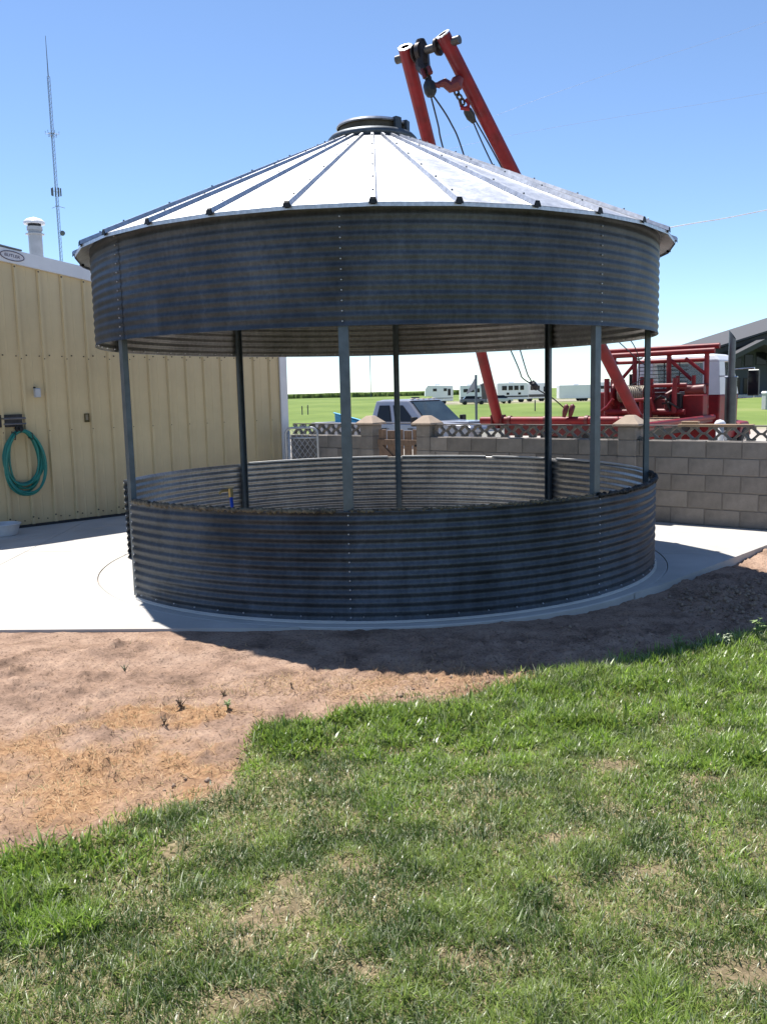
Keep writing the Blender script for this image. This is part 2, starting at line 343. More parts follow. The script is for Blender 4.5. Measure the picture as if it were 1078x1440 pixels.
# ------------------------------------------------------------------ concrete slab: round pad and paving panels with joints
edge_r = Vector((.69, .725))
OUT = [(-12., 6.95), (-2.82, 6.33), (-1.5, 6.25), (-.75, 6.2), (1.95, 7.0), (2.32, 7.31), (3.01, 8.04), (3.97, 9.06), (4.72, 9.86), tuple(WC+WD*2+WN*-.02), tuple(WC+WD*7.4), tuple(SA+ST*4.6+SN*.0), tuple(SA-ST*9)]
slab = empty('concrete_slab'); slab['kind'] = 'structure'; slab['label'] = 'pale concrete slab round the bin, with a round pad'
NP = 144; PADR = 2.765
def poly_hit(a):
    d = (math.cos(a), math.sin(a)); best = None
    for i in range(len(OUT)):
        p = OUT[i]; q = OUT[(i+1) % len(OUT)]; ex, ey = q[0]-p[0], q[1]-p[1]; den = d[0]*ey-d[1]*ex
        if abs(den) < 1e-9: continue
        t = ((p[0]-BX)*ey-(p[1]-BY)*ex)/den; u = ((p[0]-BX)*d[1]-(p[1]-BY)*d[0])/den
        if t > 0 and -1e-6 <= u <= 1+1e-6 and (best is None or t < best): best = t
    return best
pad = MB(); pad.lathe([(0, -.12), (PADR-.006, -.12), (PADR-.001, -.008), (PADR-.010, 0), (0, 0)], 128)
po = pad.build('round_pad', CONC, slab); po.location = (BX, BY, 0)
bm0 = bmesh.new(); angs = [2*math.pi*i/NP for i in range(NP)]
extra = [math.atan2(p[1]-BY, p[0]-BX) % (2*math.pi) for p in OUT]
angs = sorted(set([round(a, 6) for a in angs+extra]))
ringi = []; ringo = []
for a in angs:
    t = poly_hit(a); ri = PADR+.005; ringi.append((BX+ri*math.cos(a), BY+ri*math.sin(a))); ro = max(t or ri, ri); ringo.append((BX+ro*math.cos(a), BY+ro*math.sin(a), ro-ri))
for i in range(len(angs)):
    j = (i+1) % len(angs)
    if ringo[i][2] < .004 and ringo[j][2] < .004: continue
    pts = [(*ringi[i], 0), (*ringo[i][:2], 0), (*ringo[j][:2], 0), (*ringi[j], 0)]
    vs = []
    for p in pts:
        if not vs or (Vector(p)-Vector(vs[-1])).length > .003: vs.append(p)
    if len(vs) >= 3: bm0.faces.new([bm0.verts.new(p) for p in vs])
bmesh.ops.remove_doubles(bm0, verts=bm0.verts, dist=.002)
def bcut(bm, p, n):
    b = bm.copy(); bmesh.ops.bisect_plane(b, geom=b.verts[:]+b.edges[:]+b.faces[:], plane_co=(p[0], p[1], 0), plane_no=(n[0], n[1], 0), clear_outer=True); return b
def split(bms, p, n, g=.004):
    o = []
    for b in bms:
        for s in (1, -1):
            q = bcut(b, (p[0]-s*n[0]*g, p[1]-s*n[1]*g), (s*n[0], s*n[1]))
            if q.faces: o.append(q)
    return o
pieces = [bm0]
j1 = SA+SN*.85
pieces = split(pieces, j1, SN)
pieces = split(pieces, (BX+2.9, BY-.25), (.15, 1.))            # joint from the pad to the right-hand edge
pieces = split(pieces, (BX-3.9, BY), (1., .05))
for b in pieces:
    bmesh.ops.recalc_face_normals(b, faces=b.faces)
    for f in b.faces:
        if f.normal.z < 0: f.normal_flip()
    bmesh.ops.dissolve_limit(b, angle_limit=.01, verts=b.verts, edges=b.edges)
    r = bmesh.ops.extrude_face_region(b, geom=b.faces[:]); 
    nv_ = [e for e in r['geom'] if isinstance(e, bmesh.types.BMVert)]
    for v in nv_: v.co.z = 0
    for v in b.verts:
        if v not in nv_: v.co.z = -.12
    bmesh.ops.recalc_face_normals(b, faces=b.faces)
    me = bpy.data.meshes.new('paving_panel'); b.to_mesh(me); b.free(); link_mesh('paving_panel', me, CONC, slab)

# ------------------------------------------------------------------ the grain-bin gazebo
bin_ = empty('grain_bin_gazebo', (BX, BY, 0)); tag(bin_, 'round corrugated steel grain bin cut open into a gazebo, on the concrete pad', 'gazebo')
def sheet(a0, a1, z0, z1, ncor, rad, amp=.0075, seg=26, top_plain=0.):
    per = 8; prof = []
    n = ncor*per
    for i in range(n+1):
        z = z0+(z1-z0-top_plain)*i/n; prof.append((rad+amp*math.cos(2*math.pi*i/per), z))
    if top_plain: prof.append((rad, z1))
    inner = [(r-.0025, z) for r, z in prof][::-1]
    mb = MB(); mb.lathe(prof+inner+[prof[0]], seg, a0=R(a0), a1=R(a1))
    return mb, len(prof)
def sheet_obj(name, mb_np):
    mb, np_ = mb_np; o = mb.build(name, GALV, bin_, True); o.data.materials.append(GALV_LIT)
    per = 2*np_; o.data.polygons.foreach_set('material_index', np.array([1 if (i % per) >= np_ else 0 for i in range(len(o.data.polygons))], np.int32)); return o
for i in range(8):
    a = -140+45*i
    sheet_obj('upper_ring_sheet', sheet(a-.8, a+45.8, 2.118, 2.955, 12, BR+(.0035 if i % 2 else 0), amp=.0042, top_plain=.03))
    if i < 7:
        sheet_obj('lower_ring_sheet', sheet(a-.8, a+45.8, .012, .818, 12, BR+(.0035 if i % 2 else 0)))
# bolts: one row at every seam
def bolt(mb, p, nrm, r=.0062, h=.007):
    n_ = Vector(nrm).normalized(); p = Vector(p); mb.tube([p-n_*.002, p+n_*h*.6, p+n_*h], [r, r, r*.55], 6)
for i in range(8):
    a = R(-140+45*i); b = MB()
    for (z0, z1) in (((2.15, 2.92),) if i == 99 else ((2.15, 2.92), (.045, .79))):
        for k in range(12):
            z = z0+(z1-z0)*k/11
            bolt(b, ((BR+.012)*math.cos(a), (BR+.012)*math.sin(a), z), (math.cos(a), math.sin(a), 0))
    stuffpart(b.build('seam_bolt', BOLTM, bin_))
b = MB()
for k in range(72):
    a = R(k*5+2)
    bolt(b, ((BR-.010)*math.cos(a), (BR-.010)*math.sin(a), 2.145), (-math.cos(a), -math.sin(a), 0), .007, .012)
    if not 177 < (k*5+2) < 218: bolt(b, ((BR+.010)*math.cos(a), (BR+.010)*math.sin(a), .05), (math.cos(a), math.sin(a), 0), .006, .01)
stuffpart(b.build('rim_bolt', BOLTM, bin_))
# posts: steel channels standing inside the rings
pm = MB(); W_, D_, T_ = .070, .045, .005
poly = [(-D_, -W_/2), (0, -W_/2), (0, W_/2), (-D_, W_/2), (-D_, W_/2-T_), (-T_, W_/2-T_), (-T_, -W_/2+T_), (-D_, -W_/2+T_)]
pm.prism(poly, 0.015, 2.9, 'xy')
for z in np.arange(.1, 2.85, .1): pm.tube([(-.006, 0, z), (-.009, 0, z)], .008, 6)
pme = pm.mesh('post'); pme.materials.append(POSTM)
for i in range(8):
    a = R(-140+45*i+(-1.7 if i == 0 else -1.5 if i == 7 else 0)); share('post', pme, bin_, ((BR-.014)*math.cos(a), (BR-.014)*math.sin(a), 0), (0, 0, a))
# base angle, grout and rim
stuff_ = MB(); stuff_.lathe([(BR-.02, .002), (BR+.026, .002), (BR+.022, .010), (BR+.006, .020), (BR-.02, .018)], 120, a0=R(-140), a1=R(175)); stuff_.build('base_grout', CONC, bin_)
# foam edge strips on the cut rim
def foam(a0, a1, r0, seed, z=.822):
    rr = random.Random(seed); n = int((a1-a0)*3.2); path = []; rad = []
    for k in range(n+1):
        a = R(a0+(a1-a0)*k/n); q = BR+rr.uniform(-.006, .006); path.append((q*math.cos(a), q*math.sin(a), z+rr.uniform(-.006, .006))); rad.append(r0*rr.uniform(.45, 1.25))
    return MB().tube(path, rad, 7)
foam(-140, -97, .021, 3).build('edge_strip', FOAM, bin_, True)
foam(-95, -51, .013, 4).build('edge_strip', FOAM, bin_, True)
foam(-50, -5, .021, 5, .816).build('edge_strip', RUBBER, bin_, True)
rimw = MB()
for (a0, a1) in ((42, 58), (60, 84), (88, 128), (-3, 38)): rimw.lathe([(BR-.011, .812), (BR-.012, .83), (BR+.012, .832), (BR+.013, .812)], 24, a0=R(a0), a1=R(a1))
rimw.build('rim_strip', M('pale_strip', (.5, .49, .47), .6), bin_)
# roof: 30 panels with raised ribs
NR = 30; r0, z0, r1, z1 = .34, 4.025, 2.778, 2.915; SL = (z0-z1)/(r1-r0)
dA = 2*math.pi/NR
pan = MB(); rib = MB(); end_shade = MB(); rbolt = MB()
c, s_ = math.cos(dA), math.sin(dA)
A0 = [(r0, 0, z0), (r1, 0, z1), (r1*c, r1*s_, z1), (r0*c, r0*s_, z0)]
lo = [(x, y, z-.003) for x, y, z in A0]
pan.add(A0+lo, [(0, 1, 2, 3), (7, 6, 5, 4), (0, 4, 5, 1), (2, 6, 7, 3), (3, 7, 4, 0), (1, 5, 6, 2)])
l0, l1 = A0[1], A0[2]
pan.add([l0, l1, (l1[0], l1[1], l1[2]-.028), (l0[0], l0[1], l0[2]-.028)], [(0, 1, 2, 3)])
hb, ht, hh = .030, .017, .034
def ribsec(r, z, k): return [(r, -hb*k, z), (r, -ht*k, z+hh*k), (r, ht*k, z+hh*k), (r, hb*k, z)]
secs = ribsec(r0+.02, z0-SL*.02+.001, .62)+ribsec(r1+.012, z1-SL*.012+.001, 1.0)
rib.add(secs, [(0, 1, 5, 4), (1, 2, 6, 5), (2, 3, 7, 6), (0, 3, 2, 1)])
q = ribsec(r1+.004, z1-SL*.004, 1.0); q2 = ribsec(r1+.016, z1-SL*.016-.004, 1.04); end_shade.add(q+[(a, b_*.9, c_-.004) for a, b_, c_ in q2], [(0, 1, 2, 3), (4, 5, 6, 7), (0, 1, 5, 4), (1, 2, 6, 5), (2, 3, 7, 6)])
end_shade.box((r1-.008, 0, z1-.008), (.02, .03, .02))  # dark plug stands in for the shade inside the open rib end
for k in range(6):
    t = (k+.6)/6.; r = r0+(r1-r0)*t; z = z0-SL*(r-r0)+hh*(.62+.38*t); bolt(rbolt, (r, 0, z), (SL*.9, 0, 1), .0075, .011)
pan_me = pan.mesh('roof_panel'); pan_me.materials.append(GROOF); rib_me = rib.mesh('rib'); rib_me.materials.append(GROOF)
end_shade_me = end_shade.mesh('rib_end_shade'); end_shade_me.materials.append(DARKM); rb_me = rbolt.mesh('rib_bolt'); rb_me.materials.append(POSTM)
for k in range(NR):
    a = R(-90)+dA*k
    p_ = share('roof_panel', pan_me, bin_, (0, 0, 0), (0, 0, a))
    share('rib', rib_me, p_); share('rib_end_shade', end_shade_me, p_); x = share('rib_bolt', rb_me, p_); x['kind'] = 'stuff'
# vent collar and lid at the top
LIDM = mat_galv('weathered_lid', (.10, .115, .13), .5)
mb = MB(); mb.lathe([(.30, 4.03), (.40, 4.035), (.425, 4.055), (.428, 4.085), (.40, 4.115), (.33, 4.125), (.30, 4.12)], 48); mb.build('vent_collar', LIDM, bin_, True).location.z = -.045
mb = MB(); mb.lathe([(.31, 4.10), (.315, 4.215), (.30, 4.215), (.29, 4.10)], 48); mb.build('vent_neck', M('rusty_neck', (.09, .075, .055), .7, .3, .4, 8), bin_).location.z = -.055
lid = MB(); lid.lathe([(.335, 4.205), (.345, 4.215), (.335, 4.235), (.2, 4.262), (0, 4.272)], 48)
lo_ = smooth_angle(lid.build('vent_lid', GROOF, bin_)); lo_.location.z = -.06
for a in (-48, -22, 60, 150):
    mb = MB(); mb.box((.352, 0, 4.175), (.03, .075, .13)); mb.box((.33, 0, 4.235), (.06, .05, .02))
    q = mb.build('lid_clip', LIDM, lo_); q.rotation_euler = (0, 0, R(a))
del q
# ------------------------------------------------------------------ tan metal shed
SROT = math.atan2(ST[1], ST[0])
shed = empty('metal_shed', (SA[0], SA[1], 0), SROT); tag(shed, 'tan ribbed metal shed with white gable trim left of the bin', 'shed')
# local: x along the gable wall (to the right), y into the shed, z up
HW = 4.58; PK = 3.44; PSL = .146; PKX = -.02
def top(x): return PK-PSL*abs(x-PKX)
PW = .3048; x = PKX-HW; k = 0
while x < PKX+HW-1e-4:
    x1 = min(x+PW, PKX+HW); xa = x+.02; f = []
    # profile across one panel: flat with one raised rib at its left edge and a faint swage
    prof = [(x, 0), (x+.012, -.034), (x+.044, -.034), (x+.058, 0), (x+.15, 0), (x+.156, -.004), (x+.17, -.004), (x+.176, 0), (x1-.002, 0)]
    prof = [(min(a, x1-.002), b_) for a, b_ in prof]
    mb = MB(); n_ = len(prof)
    vs = [(a, b_, .035) for a, b_ in prof]+[(a, b_, top(a)) for a, b_ in prof]+[(a, b_+.004, .035) for a, b_ in prof]+[(a, b_+.004, top(a)) for a, b_ in prof]
    fs = [(i, i+1, n_+i+1, n_+i) for i in range(n_-1)]+[(2*n_+i+1, 2*n_+i, 3*n_+i, 3*n_+i+1) for i in range(n_-1)]
    fs += [(0, n_, 3*n_, 2*n_), (n_-1, 3*n_-1, 4*n_-1, 2*n_-1)]
    mb.add(vs, fs); mb.build('wall_panel', TAN, shed); x += PW
mb = MB()
for xx in np.arange(PKX-HW+.1, PKX+HW, PW):
    for z in (2.235, .10): bolt(mb, (xx, -.004, z), (0, -1, 0), .010, .008)
    bolt(mb, (xx+.17, -.004, 2.225), (0, -1, 0), .009, .008); bolt(mb, (xx-.08, -.03, 2.19), (0, -1, 0), .009, .008)
    bolt(mb, (xx-.08, -.03, top(xx)-.035), (0, -1, 0), .012, .01); bolt(mb, (xx-.08, -.03, .13), (0, -1, 0), .012, .01); bolt(mb, (xx-.08, -.03, 1.25), (0, -1, 0), .008, .008); bolt(mb, (xx+.11, -.03, .09), (0, -1, 0), .009, .008)
stuffpart(mb.build('wall_screw', M('screw_brown', (.07, .055, .04), .5, .4), shed))
mb = MB()
for sgn in (-1, 1):     # gable trim
    a0_ = PKX; a1_ = PKX+sgn*(HW+.06)
    for (d0, d1, h0, h1) in ((-.052, -.012, -.015, .155),):
        mb.hexa([(a0_, d0, top(a0_)+h0), (a1_, d0, top(a1_)+h0), (a1_, d1+.03, top(a1_)+h0), (a0_, d1+.03, top(a0_)+h0), (a0_, d0, top(a0_)+h1), (a1_, d0, top(a1_)+h1), (a1_, d1+.03, top(a1_)+h1), (a0_, d1+.03, top(a0_)+h1)])
mb.build('gable_trim', WHITE, shed)
mb = MB()
for sgn in (-1, 1):
    a0_ = PKX; a1_ = PKX+sgn*(HW+.1)
    mb.hexa([(a0_, -.03, top(a0_)+.10), (a1_, -.03, top(a1_)+.10), (a1_, 11.9, top(a1_)+.10), (a0_, 11.9, top(a0_)+.10), (a0_, -.03, top(a0_)+.15), (a1_, -.03, top(a1_)+.15), (a1_, 11.9, top(a1_)+.15), (a0_, 11.9, top(a0_)+.15)])
roof_ = mb.build('roof', M('white_roof_sheet', (.6, .61, .63), .4, .1), shed)
mb = MB(); mb.tube([(PKX-.42, -.05, top(-.4)+.17), (PKX, -.05, PK+.175), (PKX+.42, -.05, top(.4)+.17), ], .012, 6); mb.hexa([(PKX-.42, -.05, top(.4)+.165), (PKX, -.05, PK+.168), (PKX, 11.9, PK+.168), (PKX-.42, 11.9, top(.4)+.165), (PKX-.42, -.05, top(.4)+.18), (PKX, -.05, PK+.19), (PKX, 11.9, PK+.19), (PKX-.42, 11.9, top(.4)+.18)]); mb.hexa([(PKX, -.05, PK+.168), (PKX+.42, -.05, top(.4)+.165), (PKX+.42, 11.9, top(.4)+.165), (PKX, 11.9, PK+.168), (PKX, -.05, PK+.19), (PKX+.42, -.05, top(.4)+.18), (PKX+.42, 11.9, top(.4)+.18), (PKX, 11.9, PK+.19)])
mb.build('ridge_cap', M('ridge_cap', (.10, .12, .14), .5), roof_)
mb = MB(); mb.box((PKX+HW+.0, 6, 1.35), (.01, 11.8, 2.7)); mb.box((PKX-HW, 6, 1.35), (.01, 11.8, 2.7)); mb.box((PKX, 11.9, 1.4), (2*HW, .01, 2.75)); mb.build('side_wall', TAN, shed)
mb = MB(); mb.box((PKX+HW-.045, -.024, 1.38), (.13, .03, 2.66)); mb.box((PKX+HW+.03, .04, 1.38), (.02, .12, 2.66)); mb.build('corner_trim', WHITE, shed)
mb = MB(); mb.box((PKX, -.012, .018), (2*HW-.01, .02, .034)); mb.build('base_trim', M('base_trim', (.03, .03, .032), .7), shed)
# emblem at the peak: oval plate with lettering
EMX = .27; EMB = empty('tmp'); bpy.data.objects.remove(EMB)
mb = MB(); n_ = 40
ring = lambda rx, rz, y: [(rx*math.cos(2*math.pi*i/n_), y, rz*math.sin(2*math.pi*i/n_)) for i in range(n_)]
vs = ring(.155, .062, 0)+ring(.155, .062, -.006); mb.add(vs, [tuple(range(n_, 2*n_))]+[(i, (i+1) % n_, n_+(i+1) % n_, n_+i) for i in range(n_)])
emb = mb.build('emblem', M('emblem_white', (.62, .6, .63), .5), shed); emb.location = (EMX, -.053, top(EMX)+.072); emb.rotation_euler = (0, math.atan(PSL), 0)
PUR = M('emblem_purple', (.075, .05, .085), .5)
mb = MB(); mb.tube([(p[0], p[1], p[2]) for p in ring(.150, .056, -.008)], .0055, 6, closed=True); mb.build('emblem_border', PUR, emb)
put_text('BUTLER', .052, PUR, emb, (0, -.008, 0), (R(90), 0, 0), .001, 'lettering', 1.1)
# vent pipe through the roof
vp = empty('vent_pipe_tmp'); bpy.data.objects.remove(vp)
vx, vy = 1.00, .9; vz = top(vx)+.10
mb = MB(); mb.tube([(vx, vy, vz-.1), (vx, vy, vz+.62)], .092, 24); pipe = smooth_angle(mb.build('vent_pipe', M('pipe_grey', (.42, .42, .43), .5, .2), shed))
mb = MB(); mb.lathe([(.09, vz+.60), (.105, vz+.60), (.105, vz+.65), (.09, vz+.65)], 24, (vx, vy, 0)); mb.lathe([(.09, vz+.545), (.128, vz+.545), (.128, vz+.555), (.09, vz+.555)], 24, (vx, vy, 0)); mb.build('pipe_band', GREYP, pipe)
mb = MB(); mb.lathe([(.089, vz+.62), (.089, vz+.70)], 24, (vx, vy, 0)); mb.build('dark_gap', DARKM, pipe)
mb = MB(); mb.lathe([(.0, vz+.69), (.142, vz+.685), (.144, vz+.715), (.10, vz+.755), (0, vz+.785)], 28, (vx, vy, 0)); smooth_angle(mb.build('pipe_cap', WHITE, pipe))
def on_shed(name, mbuild, mat, x, z, d=.0, sm=False):
    p = SA+ST*x+SN*d; o = mbuild.build(name, mat, None, sm); o.location = (p[0], p[1], z); o.rotation_euler = (0, 0, SROT); return o
# small things on the shed wall
jb = empty('junction_box', (*(SA+ST*.46), 1.75), SROT); tag(jb, 'small grey electrical box on the tan wall above the hose', 'electrical box')
MB().cbox((0, -.055, 0), (.075, .055, .12), .006).build('housing', GREYP, jb); MB().cbox((0, -.086, .0), (.066, .008, .108), .003).build('cover', M('box_cover', (.47, .48, .5), .4), jb); MB().cbox((-.03, -.05, .068), (.02, .04, .02), .002).build('fitting', DARKM, jb)
ho = empty('wall_hook_plate', (*(SA+ST*1.14), 1.40), SROT); tag(ho, 'small dark brass catch screwed to the shed wall between two ribs', 'latch')
mb = MB(); mb.box((-.028, -.012, 0), (.012, .012, .115)); mb.box((.028, -.012, 0), (.012, .012, .115)); mb.box((0, -.012, .052), (.066, .012, .012)); mb.box((0, -.014, -.045), (.066, .016, .028)); mb.build('frame', M('brass_dark', (.10, .075, .03), .5, .6), ho)
MB().box((0, -.008, .0), (.044, .006, .09)).build('plate', M('tan_dark', (.24, .2, .13), .6), ho)
br = empty('hose_bracket', (*(SA+ST*.10), 1.40), SROT); tag(br, 'dark metal hose bracket on the shed wall above the coil', 'bracket')
mb = MB(); mb.box((0, -.02, 0), (.30, .02, .16)); mb.build('back_plate', M('bracket_grey', (.055, .05, .05), .6, .4, .4, 10), br)
mb = MB(); mb.tube([(-.14, -.16, .03), (.14, -.16, .03)], .014, 8); mb.tube([(-.14, -.16, -.04), (.14, -.16, -.04)], .012, 8); mb.tube([(-.13, -.03, .03), (-.13, -.16, .03)], .01, 6); mb.tube([(.13, -.03, .03), (.13, -.16, .03)], .01, 6); mb.build('rail', M('bracket_steel', (.16, .16, .17), .4, .8), br)
mb = MB(); mb.lathe([(0, -.02), (.05, -.02), (.055, 0), (.05, .02), (0, .02)], 20, (.06, -.13, -.1), 'y'); mb.tube([(.06, -.02, -.1), (.06, -.2, -.1)], .02, 8); mb.build('spool', DARKM, br)
hs = empty('garden_hose', (*(SA+ST*.20), .86), SROT); tag(hs, 'coiled teal garden hose hanging on the shed wall', 'hose')
rr = random.Random(4)
for j in range(11):
    mb = MB(); path = []; ax = .19+.075*rr.random(); az = .33+.11*rr.random(); cy = -.06-.020*(j % 5); ph = rr.uniform(-.04, .04); sag = rr.uniform(-.03, .03)
    for i in range(40):
        a = 2*math.pi*i/40; xx = ax*math.cos(a)*(1-.12*math.sin(a)); zz = az*math.sin(a)
        tz = .40+.010*(j % 3); zz = zz+(tz-az) if zz > 0 else zz*(1+sag)+(tz-az)
        path.append((xx+ph*(1-math.sin(a))*.5, cy+.012*math.sin(3*a+j), zz))
    mb.tube(path, .0135, 8, closed=True); mb.build('coil', HOSE, hs, True)
mb = MB()
for a in (58, 120): 
    a = R(a); mb.tube([(.22*math.cos(a)*.9, -.03, .37*math.sin(a)+.0), (.22*math.cos(a)*1.0, -.16, .37*math.sin(a)-.02), (.22*math.cos(a)*.95, -.17, .37*math.sin(a)+.06), (.22*math.cos(a)*.9, -.03, .37*math.sin(a)+.08)], .006, 5, closed=True)
mb.build('tie', DARKM, hs)
tb = empty('plastic_tub', (-4.72, 10.95, 0)); tag(tb, 'pale plastic tub on the concrete below the hose', 'tub')
mb = MB(); mb.lathe([(0, .003), (.15, .003), (.19, .13), (.205, .135), (.205, .143), (.18, .143), (.143, .015), (0, .012)], 32); smooth_angle(mb.build('bowl', M('pale_plastic', (.55, .56, .57), .5), tb))
mb = MB(); mb.tube([(.2*math.cos(a), .2*math.sin(a), .14) for a in np.linspace(0, 6.283, 33)[:-1]], .008, 6, closed=True); mb.build('rim', M('pale_plastic', (.55, .56, .57), .5), tb, True)

# ------------------------------------------------------------------ block wall, pillars, gates
WROT = math.atan2(-WD[1], -WD[0])           # local x runs to the right along the wall, local y away from the camera
def wall_pt(s): p = WC+WD*s; return p
BL, BH, BT = .4064, .2, .19
blk = []
for k in range(3):
    mb = MB(); mb.cbox((0, 0, 0), (BL-.010, BT, BH-.010), .006); me = mb.mesh('block')
    for v in me.vertices: v.co += Vector((rng.normal(), rng.normal(), rng.normal()))*.0014
    me.materials.append(BLOCK); blk.append(me)
hb_ = MB().cbox((0, 0, 0), (BL/2-.010, BT, BH-.010), .006).mesh('block'); hb_.materials.append(BLOCK)
pb_ = MB().cbox((0, 0, 0), (.235, .235, BH-.010), .006).mesh('block'); pb_.materials.append(BLOCK)
SCR = M('screen_block', (.20, .18, .155), .9, 0, .15, 10, bump=.3, bs=140, orand=.1)
LU, LH, LT = .215, .158, .06
mb = MB(); tk = .020
def bar2(mb, a, b, t, y0, y1):
    a = Vector(a); b = Vector(b); d = (b-a).normalized(); n_ = Vector((-d.y, d.x))*t/2
    p = [a-n_, b-n_, b+n_, a+n_]; mb.hexa([(p[0].x, y0, p[0].y), (p[1].x, y0, p[1].y), (p[1].x, y1, p[1].y), (p[0].x, y1, p[0].y), (p[3].x, y0, p[3].y), (p[2].x, y0, p[2].y), (p[2].x, y1, p[2].y), (p[3].x, y1, p[3].y)])
yy = LT/2
for sx in (-1, 1):
    for sz in (-1, 1): bar2(mb, (sx*.022, LH/2), (sx*(LU/2-.008), LH/2+sz*(LH/2-.006)), tk, -yy-.001*sz, yy+.001*sz)
bar2(mb, (-.04, LH/2), (.04, LH/2), tk*1.15, -yy-.002, yy+.002)
for sx in (-1, 1):
    for z in (.012, LH-.012): bar2(mb, (sx*(LU/2-.045), z), (sx*(LU/2-.003), z), .022, -yy-.003, yy+.003)
lat_me = mb.mesh('screen_block'); lat_me.materials.append(SCR)
def build_wall(name, s_right, s_left, label):
    p = wall_pt(s_left); L = s_left-s_right
    w_ = empty(name, (p[0], p[1], 0), WROT); tag(w_, label, 'wall')
    MB().box((L/2, 0, .49), (L-.01, BT-.018, 1.0)).build('mortar_core', MORTAR, w_)
    MB().box((L/2, 0, 1.172), (L-.02, .075, .014)).build('top_strip', MORTAR, w_)
    for c in range(5):
        x = -(BL/2 if c % 2 else 0)
        while x < L-.02:
            a = max(x, 0); b_ = min(x+BL, L); wd = b_-a
            if wd > .06:
                if wd > BL-.01: share('block', random.choice(blk), w_, ((a+b_)/2, 0, BH*(c+.5)))
                else:
                    o = share('block', hb_, w_, ((a+b_)/2, 0, BH*(c+.5))); o.scale = (wd/(BL/2)*.985, 1, 1)
            x += BL
    n_ = max(1, round(L/LU)); u = L/n_
    for i in range(n_):
        o = share('screen_block', lat_me, w_, ((i+.5)*u, 0, 1.003)); o.scale = (u/LU*.999, 1, 1)
    return w_
def pillar(w_, x, lab=None):
    pil = MB().box((x, 0, .58), (.222, .222, 1.16)).build('pillar', MORTAR, w_)
    for c in range(6):
        o = share('block', pb_, pil, (x, 0, BH*(c+.5)-(.02 if c == 5 else 0)))
        if c == 5: o.scale = (1, 1, .8)
    mb = MB(); k = .172; t = .05
    mb.hexa([(x-k, -k, 1.165), (x+k, -k, 1.165), (x+k, k, 1.165), (x-k, k, 1.165), (x-k, -k, 1.19), (x+k, -k, 1.19), (x+k, k, 1.19), (x-k, k, 1.19)])
    mb.hexa([(x-k, -k, 1.191), (x+k, -k, 1.191), (x+k, k, 1.191), (x-k, k, 1.191), (x-t, -t, 1.30), (x+t, -t, 1.30), (x+t, t, 1.30), (x-t, t, 1.30)])
    mb.build('pillar_cap', CAPST, pil, bevel=.008)
wr = build_wall('block_wall', -2.6, 4.76, 'long grey concrete block wall with screen-block top, right of the wooden gate')
pillar(wr, 4.76-1.66); pillar(wr, 0)
wl = build_wall('block_wall', 5.82, 7.45, 'short grey block wall with screen-block top between shed corner and wooden gate')
pillar(wl, 1.63)
gp = wall_pt(5.69); gt = empty('wooden_gate', (gp[0], gp[1], 0), WROT); tag(gt, 'small weathered wooden gate between two capped block pillars', 'gate')
GW = .80
for i in range(5):
    bw = GW/5; MB().cbox((bw*(i+.5), .02, .56), (bw-.022, .02, 1.06-.03*(i % 2)), .003).build('board', WOOD, gt)
for z in (.2, .9): MB().cbox((GW/2, -.006, z), (GW-.02, .03, .085), .004).build('rail', WOOD, gt)
mb = MB(); bar2(mb, (.04, .86), (GW-.04, .24), .075, -.02, .008); mb.build('brace', WOOD, gt)
mb = MB(); mb.box((GW-.05, -.03, .86), (.06, .02, .03)); mb.build('latch', DARKM, gt)
# chain-link gate panel by the shed corner
cg = empty('chain_link_gate', (-1.50, 13.95, 0), R(-4)); tag(cg, 'narrow chain-link gate panel leaning by the white shed corner', 'gate')
GM = M('galv_tube', (.50, .51, .52), .45, .5); W2, H2 = .50, 1.13
mb = MB(); path = [(0, 0, .03), (0, 0, H2-.1)]+[(.1-.1*math.cos(a), 0, H2-.1+.1*math.sin(a)) for a in np.linspace(.2, 1.57, 6)]+[(W2-.1+.1*math.sin(a), 0, H2-.1+.1*math.cos(a)) for a in np.linspace(0, 1.4, 6)]+[(W2, 0, H2-.1), (W2, 0, .03)]
mb.tube(path, .019, 10); mb.tube([(0, 0, .06), (W2, 0, .06)], .017, 8); mb.tube([(0.02, 0, H2-.16), (W2-.02, 0, H2-.16)], .012, 8); mb.tube([(.05, 0, .1), (.05, 0, H2-.05)], .02, 8); mb.build('frame', GM, cg, True)
mb = MB(); st = .085
for k in range(-22, 30):
    for dr in (-1, 1):
        pts = []
        x0_ = k*st if dr > 0 else k*st
        za, zb = .06, H2-.03
        for (za_, zb_) in ((za, zb),):
            xa = x0_; xb = x0_+dr*(zb_-za_)*.72
            # clip to panel
            t0, t1 = 0., 1.
            dx = xb-xa
            for lim, sg in ((0, 1), (W2, -1)):
                ca = sg*(xa-lim); cb = sg*(xb-lim)
                if ca < 0 and cb < 0: t0, t1 = 1, 0
                elif ca < 0: t0 = max(t0, ca/(ca-cb))
                elif cb < 0: t1 = min(t1, ca/(ca-cb))
            if t1-t0 > .02: pts = [(xa+dx*t0, .003*dr, za_+(zb_-za_)*t0), (xa+dx*t1, .003*dr, za_+(zb_-za_)*t1)]
        if pts: mb.tube(pts, .0036, 4)
stuffpart(mb.build('wire_mesh', GM, cg))
mb = MB()
for k in range(5): mb.tube([(.12+.05*k, 0, H2-.02), (.15+.05*k, -.01, H2+.05), (.19+.05*k, .01, H2-.01)], .005, 5)
mb.build('tie_wire', GM, cg)
mb = MB(); mb.tube([(.06, -.03, .62), (.3, -.03, .62), (.37, -.03, .60), (.40, -.03, .53), (.41, -.03, .42)], .016, 8); mb.build('yellow_handle', M('yellow_tube', (.55, .36, .02), .5), cg, True)

